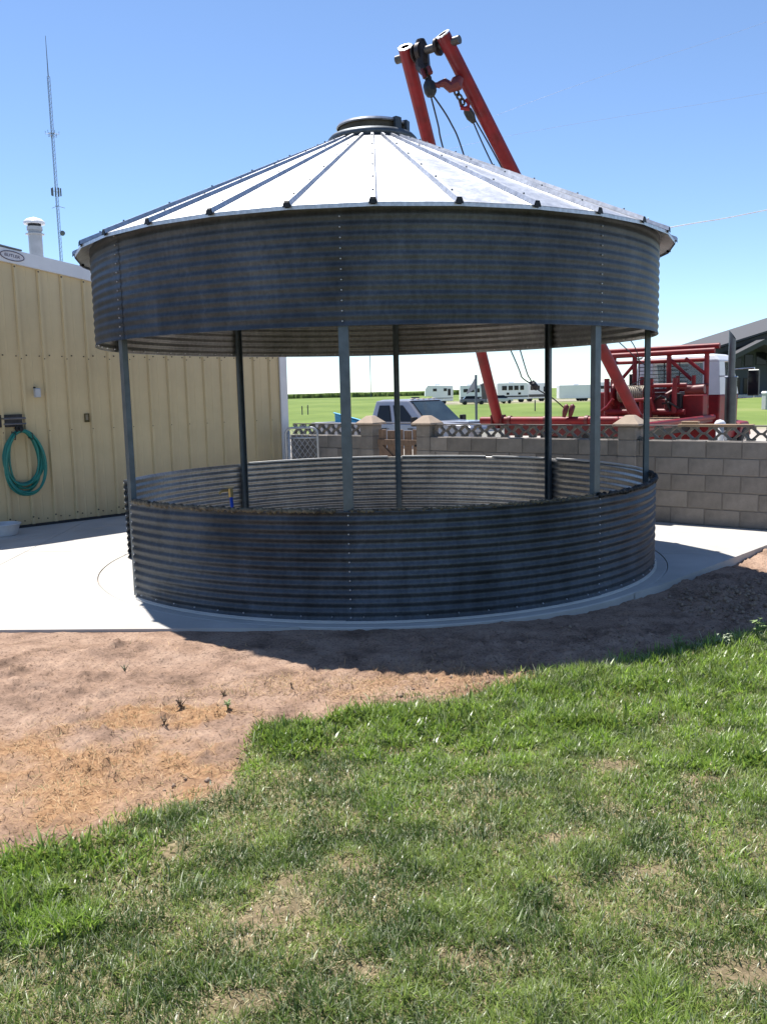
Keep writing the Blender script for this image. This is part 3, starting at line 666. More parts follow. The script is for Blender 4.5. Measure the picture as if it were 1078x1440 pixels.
# ------------------------------------------------------------------ water tap inside the bin
tp = empty('water_tap', (-1.60, 9.2, 0)); tag(tp, 'blue water riser with brass tap standing inside the bin', 'tap')
mb = MB(); mb.tube([(.04, 0, 0), (.03, 0, .4), (.02, 0, .62)], .018, 10); mb.build('riser', M('blue_pipe', (.01, .06, .42), .4), tp, True)
mb = MB(); mb.tube([(.02, 0, .61), (.015, 0, .70)], .026, 8); mb.tube([(.015, 0, .68), (-.07, -.02, .675), (-.10, -.02, .65)], .015, 8); mb.build('valve', M('brass', (.35, .25, .10), .4, .8), tp)
mb = MB(); mb.box((.0, 0, .715), (.11, .02, .012)); mb.build('lever', M('tan_lever', (.45, .36, .22), .6), tp)
# plank on the wall, dome-topped pipe, striped marker behind the wall
p = WC+WD*.62; pk = MB(); pk.cbox((0, 0, 0), (.86, .085, .032), .004); pk.cbox((-.30, .02, .034), (.20, .07, .03), .004)
o = pk.build('timber_plank', M('pale_timber', (.36, .25, .16), .8, 0, .2, 6, stretch=(1, 10, 10))); o.location = (p[0], p[1], 1.176); o.rotation_euler = (0, 0, WROT+.02); tag(o, 'pale timber plank lying on top of the block wall', 'plank')
o = empty('vent_pipe', (4.55, 12.0, float(gz(4.55, 12.0)))); tag(o, 'grey standpipe with white domed cap behind the right-hand block wall', 'pipe'); zb = 1.66-.52-float(gz(4.55, 12.))
MB().tube([(0, 0, 0), (0, 0, zb-.02)], .05, 14).build('pipe', GREYP, o, True); mb = MB(); mb.lathe([(.055, zb-.05), (.075, zb-.04), (.07, zb), (.045, zb+.03), (0, zb+.042)], 20); mb.build('cap', WHITE, o, True)
o = empty('marker_post', (8.1, 21., float(gz(8.1, 21)))); tag(o, 'thin striped white marker post in front of the field, right of the exhaust stack', 'post')
mb = MB(); mb.box((0, 0, .72), (.07, .02, 1.44)); mb.build('stake', M('stake_white', (.6, .62, .6), .6), o)
for k in range(6): MB().box((0, -.012, .35+.18*k), (.072, .006, .07)).build('band', M('stake_band', (.25, .3, .3), .6), o)
# ------------------------------------------------------------------ winch truck with gin poles
AX = Vector((.588, .809)); TROT = math.atan2(AX.y, AX.x)-math.pi/2     # local y forward, x right
TL = (3.33, 16.32); TGZ = float(gz(*TL))
wt = empty('winch_truck', (TL[0], TL[1], TGZ), TROT); tag(wt, 'red oilfield winch truck with raised gin poles behind the block wall', 'truck')
def tl(p):                                   # world -> truck local
    d = Vector((p[0]-TL[0], p[1]-TL[1])); rgt = Vector((AX.y, -AX.x)); return (d.dot(rgt), d.dot(AX), p[2]-TGZ)
Zt = 1.06-TGZ
def P(name, mat, *tubes, boxes=(), sm=True, par=wt, n=10):
    mb = MB()
    for path, r in tubes: mb.tube(path, r, n)
    for c_, d_ in boxes: mb.box(c_, d_)
    return mb.build(name, mat, par, False) if not sm else smooth_angle(mb.build(name, mat, par))
P('tail_roller', RED, ([(-1.72, 0, Zt), (1.30, 0, Zt)], .072), n=16)
MB().box((0, .12, Zt-.16), (2.5, .12, .26)).build('tail_bolster', REDR, wt, bevel=.01)
for x in (-1.1, -.35, .45, 1.2): P('roller_collar', REDR, ([(x-.03, 0, Zt), (x+.03, 0, Zt)], .092), n=16)
MB().box((0, 2.6, Zt-.2), (2.44, 5.0, .06)).build('deck_plate', REDR, wt)
for k in range(9): MB().cbox((-1.08+.27*k, 2.55, Zt-.145), (.255, 4.8, .045), .004).build('deck_plank', WOOD, wt)
for sx in (-1, 1):
    P('deck_rail', RED, ([(sx*1.26, .15, Zt-.12), (sx*1.26, 5.0, Zt-.12)], .055))
    MB().box((sx*.42, 4.3, Zt-.36), (.1, 8.6, .24)).build('frame_rail', DARKM, wt)
def wheel(par, x, y, r=.5, wd=.28, side=1):
    mb = MB(); mb.lathe([(r*.55, -wd/2), (r*.9, -wd/2), (r, -wd/2+.04), (r, wd/2-.04), (r*.9, wd/2), (r*.55, wd/2)], 28, (x, y, r), 'x'); t = smooth_angle(mb.build('wheel', TYRE, par))
    mb = MB(); mb.lathe([(0, 0), (r*.2, 0), (r*.25, -.03), (r*.5, -.06), (r*.57, .0)], 20, (x+side*wd*.38, y, r), 'x'); smooth_angle(mb.build('rim', CHROME, t))
for y in (1.2, 2.5):
    for sx in (-1, 1): wheel(wt, sx*1.02, y, .5, .45, sx)
for sx in (-1, 1): wheel(wt, sx*1.0, 8.3, .5, .28, sx)
# cab and bonnet
CY = 6.35
def cabsec(z, hw, y0, y1): return [(-hw, y0, z), (hw, y0, z), (hw, y1, z), (-hw, y1, z)]
CT = 2.36-TGZ
mb = MB(); mb.hexa(cabsec(.75, 1.0, CY, CY+1.6)+cabsec(CT-.95, 1.02, CY, CY+1.6)); mb.build('cab_lower', RED, wt, bevel=.04)
CW = M('cab_white', (.66, .66, .68), .4, 0, .06, 3)
for sx in (-1, 1):     # rear corner panels of the cab, with the window between them
    mb = MB(); mb.hexa([(sx*.62, CY, CT-.95), (sx*1.02, CY, CT-.95), (sx*1.02, CY+.5, CT-.95), (sx*.62, CY+.06, CT-.95), (sx*.6, CY+.06, CT-.18), (sx*.97, CY+.06, CT-.18), (sx*.97, CY+.5, CT-.18), (sx*.6, CY+.12, CT-.18)])
    mb.build('cab_corner', CW, wt); mb = MB(); mb.hexa([(sx*.95, CY+1.2, CT-.95), (sx*1.02, CY+1.2, CT-.95), (sx*1.02, CY+1.6, CT-.95), (sx*.95, CY+1.6, CT-.95), (sx*.9, CY+1.1, CT-.18), (sx*.97, CY+1.1, CT-.18), (sx*.97, CY+1.25, CT-.18), (sx*.9, CY+1.25, CT-.18)])
    mb.build('cab_pillar', CW, wt)
MB().box((0, CY+.03, CT-.88), (1.22, .05, .14)).build('window_ledge', CW, wt)
mb = MB(); mb.hexa([(-1., CY+.03, CT-.18), (1., CY+.03, CT-.18), (1., CY+1.32, CT-.18), (-1., CY+1.32, CT-.18), (-.85, CY+.12, CT), (.85, CY+.12, CT), (.85, CY+1.2, CT), (-.85, CY+1.2, CT)]); mb.build('cab_roof', CW, wt, bevel=.05)
GLT = bpy.data.materials.new('clear_glass'); GLT.use_nodes = True; _b = GLT.node_tree.nodes['Principled BSDF']; _b.inputs['Transmission Weight'].default_value = .9; _b.inputs['Base Color'].default_value = (.75, .82, .83, 1); _b.inputs['Roughness'].default_value = .03; _b.inputs['IOR'].default_value = 1.05
MB().box((0, CY+.07, CT-.52), (1.22, .008, .64)).build('rear_window', GLT, wt)
MB().hexa([(-.9, CY+1.52, CT-.9), (.9, CY+1.52, CT-.9), (.9, CY+1.53, CT-.9), (-.9, CY+1.53, CT-.9), (-.86, CY+1.24, CT-.2), (.86, CY+1.24, CT-.2), (.86, CY+1.25, CT-.2), (-.86, CY+1.25, CT-.2)]).build('windscreen', GLT, wt)
MB().hexa([(-.72, CY+1.6, .8), (.72, CY+1.6, .8), (.6, CY+3.1, .8), (-.6, CY+3.1, .8), (-.72, CY+1.6, CT-.95), (.72, CY+1.6, CT-.95), (.58, CY+3.1, CT-1.1), (-.58, CY+3.1, CT-1.1)]).build('bonnet', RED, wt, bevel=.05)
for sx in (-1, 1): MB().hexa([(sx*.74, CY+1.4, .75), (sx*1.12, CY+1.4, .75), (sx*1.12, CY+2.6, .75), (sx*.74, CY+2.6, .75), (sx*.74, CY+1.6, 1.15), (sx*1.12, CY+1.6, 1.1), (sx*1.1, CY+2.4, 1.1), (sx*.74, CY+2.4, 1.15)]).build('front_fender', RED, wt, bevel=.04)
# headache rack of red pipe behind the cab
RY = 5.25; RT = 2.36-TGZ; r_ = .055
P('rack_top_rail', RED, ([(-1.48, RY-.05, RT), (1.20, RY-.05, RT+.03)], .062), n=14); P('rack_top_rail', RED, ([(-1.34, RY+.25, RT+.12), (1.22, RY+.25, RT+.14)], .062), n=14)
P('rack_top_rail', RED, ([(-1.3, RY+.05, RT-.16), (1.05, RY+.05, RT-.16)], .045))
for x in (-1.12, -.62, .18, 1.02): P('rack_post', RED, ([(x, RY, Zt-.2), (x, RY, RT)], r_))
P('rack_brace', RED, ([(-1.12, RY, RT-.75), (-.62, RY, RT-.2)], .04)); P('rack_brace', RED, ([(.18, RY, RT-.12), (.7, RY, RT-.6)], .04)); P('rack_brace', RED, ([(1.02, RY, RT-.5), (.55, RY, RT-.12)], .04))
for z in (RT-.82, RT-1.15): P('rack_bar', RED, ([(-1.12, RY, z), (1.02, RY, z)], .04))
mb = MB()
for k in range(7): mb.tube([(-.55, RY+.06, RT-.2-.085*k), (.6, RY+.06, RT-.2-.085*k)], .009, 5)
for x in (-.3, .05, .4): mb.tube([(x, RY+.07, RT-.18), (x, RY+.07, RT-.78)], .012, 5)
stuffpart(mb.build('window_grille', DARKM, wt))
# winch: drum with wound cable, side plates, levers, hoses
WY = 4.35; WZ = Zt+.42
mb = MB(); mb.lathe([(.0, -.34), (.13, -.34), (.13, .34), (0, .34)], 20, (-.33, WY, WZ), 'x'); mb.build('winch_drum', REDR, wt)
mb = MB()
for k in range(14): mb.tube([(-.61+.043*k, WY+.165*math.cos(a), WZ+.165*math.sin(a)) for a in np.linspace(0, 6.283, 21)[:-1]], .021, 6, closed=True)
stuffpart(mb.build('wound_cable', M('wire_rope', (.27, .235, .18), .55, .3, .3, 30), wt, True))
for x in (-.72, .06): mb = MB(); mb.lathe([(0, -.02), (.27, -.02), (.27, .02), (0, .02)], 24, (x, WY, WZ), 'x'); mb.build('drum_flange', RED, wt)
P('winch_frame', RED, ([(-.85, WY-.2, Zt-.1), (-.85, WY-.2, WZ+.35)], .06), ([(.16, WY-.25, Zt-.1), (.16, WY-.25, WZ+.32)], .06), ([(-.85, WY-.2, Zt+.02), (.9, WY-.2, Zt+.02)], .07))
P('lever_arm', RED, ([(.16, WY-.25, WZ+.3), (.17, WY-.3, WZ+.0), (.0, WY-.35, WZ-.18), (.02, WY-.35, Zt)], .05)); P('lever_arm', RED, ([(.72, WY-.3, WZ+.32), (.70, WY-.3, WZ), (.70, WY-.3, Zt)], .055))
P('lever_arm', RED, ([(-.95, WY-.4, Zt), (-.75, WY-.4, Zt+.15), (-.62, WY-.4, Zt+.32)], .035))
P('cross_bar', RED, ([(.1, WY-.28, WZ+.17), (.95, WY-.28, WZ+.17)], .045)); P('gear_case', REDR, ([(.35, WY-.1, Zt+.12), (.35, WY+.3, Zt+.12)], .17), ([(.85, WY, WZ+.05), (1.25, WY, WZ+.08)], .10), n=18)
MB().box((.95, WY+.25, Zt+.12), (.5, .35, .5)).build('tool_box', RED, wt, bevel=.02); MB().box((-1.02, WY+.3, Zt+.16), (.35, .4, .62)).build('side_tank', RED, wt, bevel=.03)
MB().box((-.3, WY+.4, Zt-.02), (.8, .1, .18)).build('brown_board', WOOD, wt)
for k, (a_, b_) in enumerate((((.45, .2), (.8, .1)), ((.5, .35), (.62, .05)), ((.6, .28), (.3, .3)))): P('hydraulic_hose', RUBBER, ([(a_[0], WY-.3, Zt+a_[1]), ((a_[0]+b_[0])/2, WY-.42, Zt+(a_[1]+b_[1])/2+.08), (b_[0], WY-.3, Zt+b_[1])], .02))
MB().box((-.1, RY+.14, Zt+.12), (2.2, .05, .62)).build('rack_panel', REDR, wt)
for x in (-.95, -.40, .42, .78): P('rack_stake', RED, ([(x, RY-.12, Zt-.15), (x, RY-.12, Zt+.80)], .045))
for z in (Zt+.10, Zt+.34, Zt+.58): P('rack_bar', REDR, ([(-1.2, RY-.1, z), (1.1, RY-.1, z)], .035))
P('control_pipe', REDR, ([(.5, WY-.2, Zt), (.52, WY-.22, Zt+.4), (.75, WY-.1, Zt+.55), (1.1, WY, Zt+.52)], .05)); P('control_pipe', RED, ([(-.2, WY-.5, Zt), (-.18, WY-.5, Zt+.28), (.25, WY-.45, Zt+.30), (.3, WY-.4, Zt+.05)], .045))
MB().box((.62, WY+.1, Zt+.25), (.3, .3, .34)).build('valve_block', DARKM, wt, bevel=.02); MB().box((-1.1, RY+.2, Zt+.5), (.25, .3, .5)).build('side_plate', REDR, wt)
# exhaust stack, mirrors
EX, EY = 1.42, 5.75
STK = M('stack_steel', (.09, .095, .095), .4, .8, .15, 5)
P('exhaust_muffler', STK, ([(EX, EY, Zt-.45), (EX, EY, 1.80-TGZ)], .125), n=20)
mb = MB(); n_ = 18; zt_ = 2.83-TGZ; k0 = []
vs = [(EX+.075*math.cos(2*math.pi*i/n_), EY+.075*math.sin(2*math.pi*i/n_), 1.78-TGZ) for i in range(n_)]+[(EX+.075*math.cos(2*math.pi*i/n_)+.0, EY+.075*math.sin(2*math.pi*i/n_), zt_-.10-.10*math.cos(2*math.pi*i/n_)) for i in range(n_)]
vs += [(EX+.066*math.cos(2*math.pi*i/n_), EY+.066*math.sin(2*math.pi*i/n_), zt_-.3) for i in range(n_)]
mb.add(vs, [(i, (i+1) % n_, n_+(i+1) % n_, n_+i) for i in range(n_)]+[(n_+i, n_+(i+1) % n_, 2*n_+(i+1) % n_, 2*n_+i) for i in range(n_)]); smooth_angle(mb.build('exhaust_pipe', M('stack_grey', (.12, .125, .13), .4, .8), wt))
P('stack_bracket', CHROME, ([(1.0, EY+.6, 1.83-TGZ), (EX, EY, 1.83-TGZ)], .02), ([(EX-.14, EY, 1.80-TGZ), (EX+.14, EY, 1.80-TGZ)], .02))
for sx, xx in ((-1, -1.42), (1, 1.50)):
    P('mirror_arm', CHROME, ([(sx*1.0, CY+1.2, 2.0-TGZ), (xx, CY+1.1, 2.02-TGZ), (xx, CY+1.1, 1.32-TGZ), (sx*1.0, CY+1.2, 1.3-TGZ)], .016))
    mm_ = MB().cbox((xx, CY+1.06, 1.67-TGZ), (.27, .06, .62), .02).build('mirror', STK, wt); MB().box((xx, CY+1.026, 1.67-TGZ), (.23, .004, .56)).build('mirror_glass', GLASS, mm_)
MB().cbox((-1.42, CY+1.0, 1.25-TGZ), (.2, .1, .16), .02).build('marker_lamp', RED, wt)
# gin poles
FL = tl((2.234, 17.1, 1.06)); FR = tl((4.458, 15.5, 1.06)); TLp = tl((.440, 12.85, 6.305)); TRp = tl((.930, 12.5, 6.327))
def pole(a, b):
    a = Vector(a); b = Vector(b); d = (b-a).normalized(); mb = MB(); mb.tube([a, b], .096, 24, cap=False); k = len(mb.v)
    
    return smooth_angle(mb.build('gin_pole', RED, wt)), d
pl_, dL = pole(FL, TLp); pr_, dR = pole(FR, TRp)
for (a, b, pp) in ((FL, TLp, pl_), (FR, TRp, pr_)):
    a = Vector(a); b = Vector(b); d = (b-a).normalized(); mb = MB(); mb.tube([b-d*.012, b+d*.004], [.0965, .0965], 24, cap=False); mb.tube([b+d*.004, b+d*.005], [.097, .068], 24, cap=False); smooth_angle(mb.build('bare_rim', BOLTM, pp)); smooth_angle(MB().tube([b-d*.5, b+d*.004], .068, 24, cap=False).build('bore', DARKM, pp))
    mb = MB(); mb.box((a.x, a.y, a.z-.02), (.06, .16, .26)); mb.box((a.x+.1, a.y, a.z-.02), (.03, .2, .26)); mb.box((a.x-.1, a.y, a.z-.02), (.03, .2, .26)); mb.build('foot_hinge', REDR, pp)
pa = Vector(TLp)-dL*.13; pb = Vector(TRp)-dR*.13; dd = (pb-pa).normalized()
DST = M('greasy_steel', (.045, .035, .033), .5, .6, .4, 14)
P('head_pin', M('pin_steel', (.10, .09, .085), .45, .7), ([pa-dd*.18, pb+dd*.19], .055), n=14)
P('pin_spacer', DST, ([pa+dd*.11, pa+dd*.15], .1), ([pa+dd*.19, pa+dd*.25], .13), ([pb-dd*.17, pb-dd*.12], .11), n=16)
# gusset plates that lock pole to pin
for q_, sgn in ((pa, 1), (pb, -1)):
    mb = MB(); e = q_+dd*sgn*.125; mb.tube([e, e+dd*sgn*.015], .12, 16); mb.build('cheek_plate', DST, wt)
def w2(p): return Vector(tl(p))
# tackle: hangs from the poles
def oriented(a, b):      # a frame whose z runs from a to b
    a = Vector(a); b = Vector(b); q_ = (b-a).to_track_quat('Z', 'Y'); return Matrix.Translation(a) @ q_.to_matrix().to_4x4(), (b-a).length
def link_chain(mb, a, b, n, r=.012, lw=.035):
    a = Vector(a); b = Vector(b); T_, L_ = oriented(a, b)
    for k in range(n):
        zc = L_*(k+.5)/n; hl = L_/n*.62; pts = []
        for i in range(14):
            t = 2*math.pi*i/14; u_ = lw*math.sin(t); v_ = hl*math.cos(t); pts.append(T_ @ Vector((u_ if k % 2 else 0, 0 if k % 2 else u_, zc+v_)))
        mb.tube(pts, r, 6, closed=True)
def wp(l):
    rgt = Vector((AX.y, -AX.x)); d = rgt*l[0]+AX*l[1]; return Vector((TL[0]+d.x, TL[1]+d.y, l[2]+TGZ))
pin_mid = wp(pa+dd*.22)
sb = empty('snatch_block', pin_mid); tag(sb, 'dark snatch block hanging from the gin pole head pin, by the left pole', 'pulley')
def sp_(mb, pts, r, n=8): mb.tube([Vector(p)-pin_mid for p in pts], r, n)
B1 = Vector((.765, 12.6, 5.676)); 
mb = MB(); sp_(mb, [pin_mid+Vector((0, 0, .16)), pin_mid+Vector((0.01, 0, .05)), pin_mid+Vector((.03, .0, -.2)), pin_mid.lerp(B1, .55)], [.06, .10, .10, .07]); smooth_angle(mb.build('hanger_strap', DST, sb))
mb = MB(); sp_(mb, [pin_mid.lerp(B1, .45)+Vector((.04, -.05, 0)), pin_mid.lerp(B1, .62)+Vector((.05, -.05, 0))], .035, 6); sp_(mb, [pin_mid.lerp(B1, .5)+Vector((-.05, -.03, 0)), pin_mid.lerp(B1, .72)+Vector((-.04, -.03, 0))], .03, 6); mb.build('shackle_bolt', REDR, sb)
mb = MB(); link_chain(mb, pin_mid.lerp(B1, .52)-pin_mid, pin_mid.lerp(B1, .85)-pin_mid, 3, .018, .05); mb.build('chain', DST, sb, True)
mb = MB(); sp_(mb, [pin_mid.lerp(B1, .78), pin_mid.lerp(B1, .9), B1+Vector((.0, 0, -.04)), B1+Vector((0, 0, -.1))], [.05, .09, .085, .05], 10); smooth_angle(mb.build('socket', DARKM, sb))
h0 = Vector((1.26, 12.8, 5.498)); hk = empty('hoist_hook', (1.13, 12.62, 5.74)); H0 = Vector((1.13, 12.62, 5.74)); tag(hk, 'rusty red lifting bracket and chain with hook hanging from the right gin pole', 'hook')
def hp(mb, pts, r, n=8): mb.tube([Vector(p)-H0 for p in pts], r, n)
mb = MB(); hp(mb, [B1+Vector((.05, 0, .05)), B1+Vector((.13, 0, .045))], [.03, .045]); hp(mb, [Vector((.87, 12.6, 5.73)), Vector((.95, 12.6, 5.75)), Vector((1.03, 12.62, 5.70)), Vector((1.12, 12.62, 5.74)), Vector((1.17, 12.62, 5.82))], [.035, .06, .075, .10, .05], 10); smooth_angle(mb.build('bracket', REDR, hk))
C1 = Vector((1.10, 12.65, 5.67)); C2 = Vector((1.22, 12.75, 5.52))
mb = MB(); link_chain(mb, C1-H0, C2-H0, 3, .015, .04); mb.build('chain', DST, hk, True)
mb = MB(); hp(mb, [C2+Vector((-.05, 0, .05)), C2+Vector((-.03, 0, -.03)), C2+Vector((.02, 0, -.07))], .022); hp(mb, [C2+Vector((.03, 0, .06)), C2+Vector((.07, 0, 0)), C2+Vector((.06, 0, -.06))], .024); hp(mb, [C2+Vector((-.04, 0, -.05)), C2+Vector((.08, 0, -.07))], .028); smooth_angle(mb.build('hook', RED, hk))
C3 = Vector((1.38, 12.95, 5.34))
mb = MB(); hp(mb, [C2+Vector((.04, 0, -.05)), C2.lerp(C3, .4), C2.lerp(C3, .7), C3], [.03, .062, .065, .035], 10); smooth_angle(mb.build('socket', DARKM, hk))
WIRE = M('dark_wire', (.018, .019, .024), .5, .4, .2, 30)
def cable(pts, r, label, k=24, name='wire_rope', mat=WIRE, cat='cable', group=None):
    P_ = [Vector(p) for p in pts]; out = []
    for i in range(len(P_)-1):
        p0 = P_[max(i-1, 0)]; p1 = P_[i]; p2 = P_[i+1]; p3 = P_[min(i+2, len(P_)-1)]
        for j in range(k):
            t = j/k; out.append(.5*((2*p1)+(p2-p0)*t+(2*p0-5*p1+4*p2-p3)*t*t+(3*p1-p0-3*p2+p3)*t**3))
    out.append(P_[-1]); o_ = P_[0]; mb = MB(); mb.tube([q_-o_ for q_ in out], r, 6); o = mb.build(name, mat, None, True); o.location = o_; return tag(o, label, cat, group)
cable([B1+Vector((0, 0, -.08)), (.88, 12.9, 5.3), (.99, 13.2, 4.98), (1.6, 14.3, 3.4), (2.33, 15.3, 2.05), (2.43, 15.45, 1.85), (2.62, 15.5, 1.72)], .012, 'left-hand cable hanging from the snatch block down to the truck tail')
cable([B1+Vector((.03, 0, -.08)), (1.05, 12.9, 5.33), (1.272, 13.2, 4.926), (1.9, 14.3, 3.4), (2.47, 15.4, 2.05), (2.58, 15.5, 1.82), (2.68, 15.5, 1.66), (3.05, 15.9, 1.47), (3.30, 16.2, 1.30)], .012, 'curved cable from the snatch block ending in the hook over the truck tail')
mb = MB(); mb.tube([(-.05, 0, .03), (.0, 0, .06), (.05, 0, .0), (.02, 0, -.07)], .04, 8); mb.tube([(-.03, -.02, 0), (.05, -.02, .02)], .055, 8); o = mb.build('cable_clamp', DARKM, None, True); o.location = (2.63, 15.5, 1.70); tag(o, 'dark cable clamp knotted on the hanging cables above the red roller', 'clamp')
cable([C3+Vector((-.02, 0, .02)), (1.72, 13.45, 4.84), (2.8, 15., 3.5), (5.0, 18.3, 2.4), (5.75, 19.3, 1.95), wp((-.4, WY, WZ+.17))], .011, 'winch line running from the hook down behind the bin to the winch drum')
cable([C3+Vector((.02, 0, .02)), (1.78, 13.42, 4.92), (2.9, 15., 3.65), (5.1, 18.2, 2.5), wp((-.2, WY, WZ+.17))], .011, 'second winch line beside the right gin pole')
th = empty('tow_hook', (3.36, 16.22, 1.12)); tag(th, 'rusty double-plate hook standing on the red tail roller', 'hook')
for dx in (-.05, .06):
    mb = MB(); mb.tube([(dx, 0, 0.0), (dx+.02, 0, .1), (dx+.05, 0, .2), (dx+.04, 0, .235)], [.03, .05, .05, .02], 8); mb.build('plate', REDR, th, True)

# ------------------------------------------------------------------ grey pickup
def vehicle_wheel(par, x, y, r, wd, side):
    mb = MB(); mb.lathe([(r*.6, -wd/2), (r*.92, -wd/2), (r, -wd/2+.03), (r, wd/2-.03), (r*.92, wd/2), (r*.6, wd/2)], 28, (x, y, r), 'y'); t = smooth_angle(mb.build('wheel', TYRE, par))
    mb = MB(); mb.lathe([(0, .01), (r*.3, .01), (r*.55, .03), (r*.62, .0)], 20, (x, y+side*wd*.42, r), 'y'); smooth_angle(mb.build('rim', CHROME, t))
PL = (1.0, 27.6); PZ = float(gz(*PL)); pu = empty('pickup_truck', (PL[0], PL[1], PZ), R(-43)); tag(pu, 'dark grey crew-cab pickup parked beyond the wooden gate', 'pickup')
# x forward, y left
def body(prof, hw, name, mat, bev=.03, par=pu, tuck=.06):
    mb = MB(); n_ = len(prof); vs = [(x, -hw+(tuck if z > 1.18 else 0), z) for x, z in prof]+[(x, hw-(tuck if z > 1.18 else 0), z) for x, z in prof]
    mb.add(vs, [tuple(range(n_)), tuple(range(n_, 2*n_))[::-1]]+[(i, n_+i, n_+(i+1) % n_, (i+1) % n_) for i in range(n_)]); return mb.build(name, mat, par, bevel=bev)
body([(-1.02, .5), (1.5, .5), (1.5, 1.24), (-1.02, 1.25)], .985, 'cab_lower', PICK)
body([(1.1, .55), (2.85, .55), (2.95, .7), (2.95, 1.16), (2.78, 1.24), (1.5, 1.30), (1.1, 1.32)], .96, 'front_body', PICK, .06)
mb = MB()
for sy in (-1, 1): mb.box((-2.3, sy*.93, .88), (2.5, .1, .72))
mb.box((-3.52, 0, .88), (.08, 1.9, .72)); mb.box((-1.06, 0, .88), (.06, 1.9, .72)); mb.box((-2.3, 0, .62), (2.4, 1.8, .06)); mb.build('bed', PICK, pu, bevel=.02)
mb = MB()
for sy in (-1, 1): mb.box((-2.3, sy*.93, 1.252), (2.52, .13, .02))
mb.box((-3.52, 0, 1.252), (.1, 1.96, .02)); mb.build('bed_cap', M('bed_cap', (.5, .5, .52), .5), pu)
zb, zr = 1.245, 1.93
WX = 1.22; Bq = [(-1.0, -.92, zb), (WX, -.92, zb), (WX, .92, zb), (-1.0, .92, zb)]; Rq = [(-.86, -.76, zr), (.46, -.76, zr), (.46, .76, zr), (-.86, .76, zr)]
MB().hexa(Bq+Rq).build('greenhouse', PICK, pu, bevel=.04)
mb = MB(); mb.hexa([(-.84, -.73, zr-.01), (.55, -.73, zr-.01), (.55, .73, zr-.01), (-.84, .73, zr-.01), (-.7, -.6, zr+.035), (.4, -.6, zr+.035), (.4, .6, zr+.035), (-.7, .6, zr+.035)]); mb.build('roof', PICK, pu, bevel=.03)
def gpt(u, v, side):          # point on a side of the greenhouse, u along, v up
    y = (.92+(.76-.92)*v)*side; xr = -1.0+.14*v; xf = WX+(.46-WX)*v; return Vector((xr+(xf-xr)*u, y+side*.0, zb+(zr-zb)*v))
for side in (-1, 1):
    for (ua, ub) in ((.12, .41), (.49, .77)):
        vs = [gpt(ua, .10, side), gpt(ub+(.08 if ub > .7 else 0), .10, side), gpt(ub, .80, side), gpt(ua+.03, .80, side)]; off = Vector((0, side*.03, 0)); MB().hexa([tuple(p) for p in vs]+[tuple(p+off) for p in vs]).build('side_window', GLASS, pu)
    MB().box((1.02, side*1.15, 1.32), (.12, .2, .27)).build('mirror', RUBBER, pu, bevel=.02); MB().box((1.05, side*1.0, 1.24), (.06, .18, .05)).build('mirror_arm', RUBBER, pu)
    for x in (-.35, .72): MB().box((x, side*.995, 1.1), (.18, .03, .035)).build('door_handle', RUBBER, pu)
    for x in (-.92, .12, 1.18): MB().box((x, side*.986, .88), (.012, .006, .66)).build('door_gap', RUBBER, pu)
    for x in (-2.3, 2.0): vehicle_wheel(pu, x, side*.88, .41, .27, side)
    MB().cbox((2.9, side*.72, .95), (.1, .36, .2), .02).build('headlight', M('lamp_glass', (.6, .62, .65), .15), pu)
f = lambda y, v: (WX+(.46-WX)*v+.008, y*(1-.17*v), zb+(zr-zb)*v)
vs = [f(-.80, .07), f(.80, .07), f(.80, .90), f(-.80, .90)]; MB().hexa([(a, b_, c_) for a, b_, c_ in vs]+[(a+.03, b_, c_+.022) for a, b_, c_ in vs]).build('windscreen', M('windscreen_glass', (.03, .045, .05), .08, 0, .3, 1.5, spec=.8), pu)
vs = [(-1.0+.14*v-.006, y, zb+(zr-zb)*v) for y, v in ((-.75, .15), (.75, .15), (.65, .85), (-.65, .85))]; MB().hexa(vs+[(a-.012, b_, c_) for a, b_, c_ in vs]).build('rear_window', GLASS, pu)
MB().box((2.97, 0, .88), (.05, 1.1, .3)).build('grille', CHROME, pu, bevel=.01); MB().box((3.02, 0, .58), (.16, 1.9, .2)).build('front_bumper', CHROME, pu, bevel=.03); MB().box((-3.62, 0, .6), (.14, 1.8, .16)).build('rear_bumper', CHROME, pu, bevel=.02)
for y in (-.5, -.25, 0, .25, .5): MB().cbox((.38, y, zr+.045), (.1, .09, .03), .01).build('roof_lamp', M('amber', (.7, .6, .5), .3), pu)
MB().cbox((2.0, 0, 1.285), (1.1, 1.1, .06), .02).build('bonnet_bulge', PICK, pu)
bl = empty('blue_tank', (-1.15, 29.55, float(PZ)+.66)); tag(bl, 'light blue plastic bin tilted in the pickup bed', 'plastic bin')
mb = MB(); mb.hexa([(-.35, -.2, .25), (.45, -.25, .0), (.45, .3, .0), (-.35, .3, .25), (-.38, -.2, .88), (.42, -.25, .62), (.42, .3, .62), (-.38, .3, .88)]); mb.build('tub', M('sky_blue_plastic', (.10, .42, .62), .4), bl, bevel=.04)
mb = MB(); mb.hexa([(-.42, -.24, .885), (.46, -.29, .625), (.46, .34, .625), (-.42, .34, .885), (-.42, -.24, .91), (.46, -.29, .65), (.46, .34, .65), (-.42, .34, .91)]); mb.build('lid', M('sky_blue_lid', (.16, .5, .68), .4), bl)

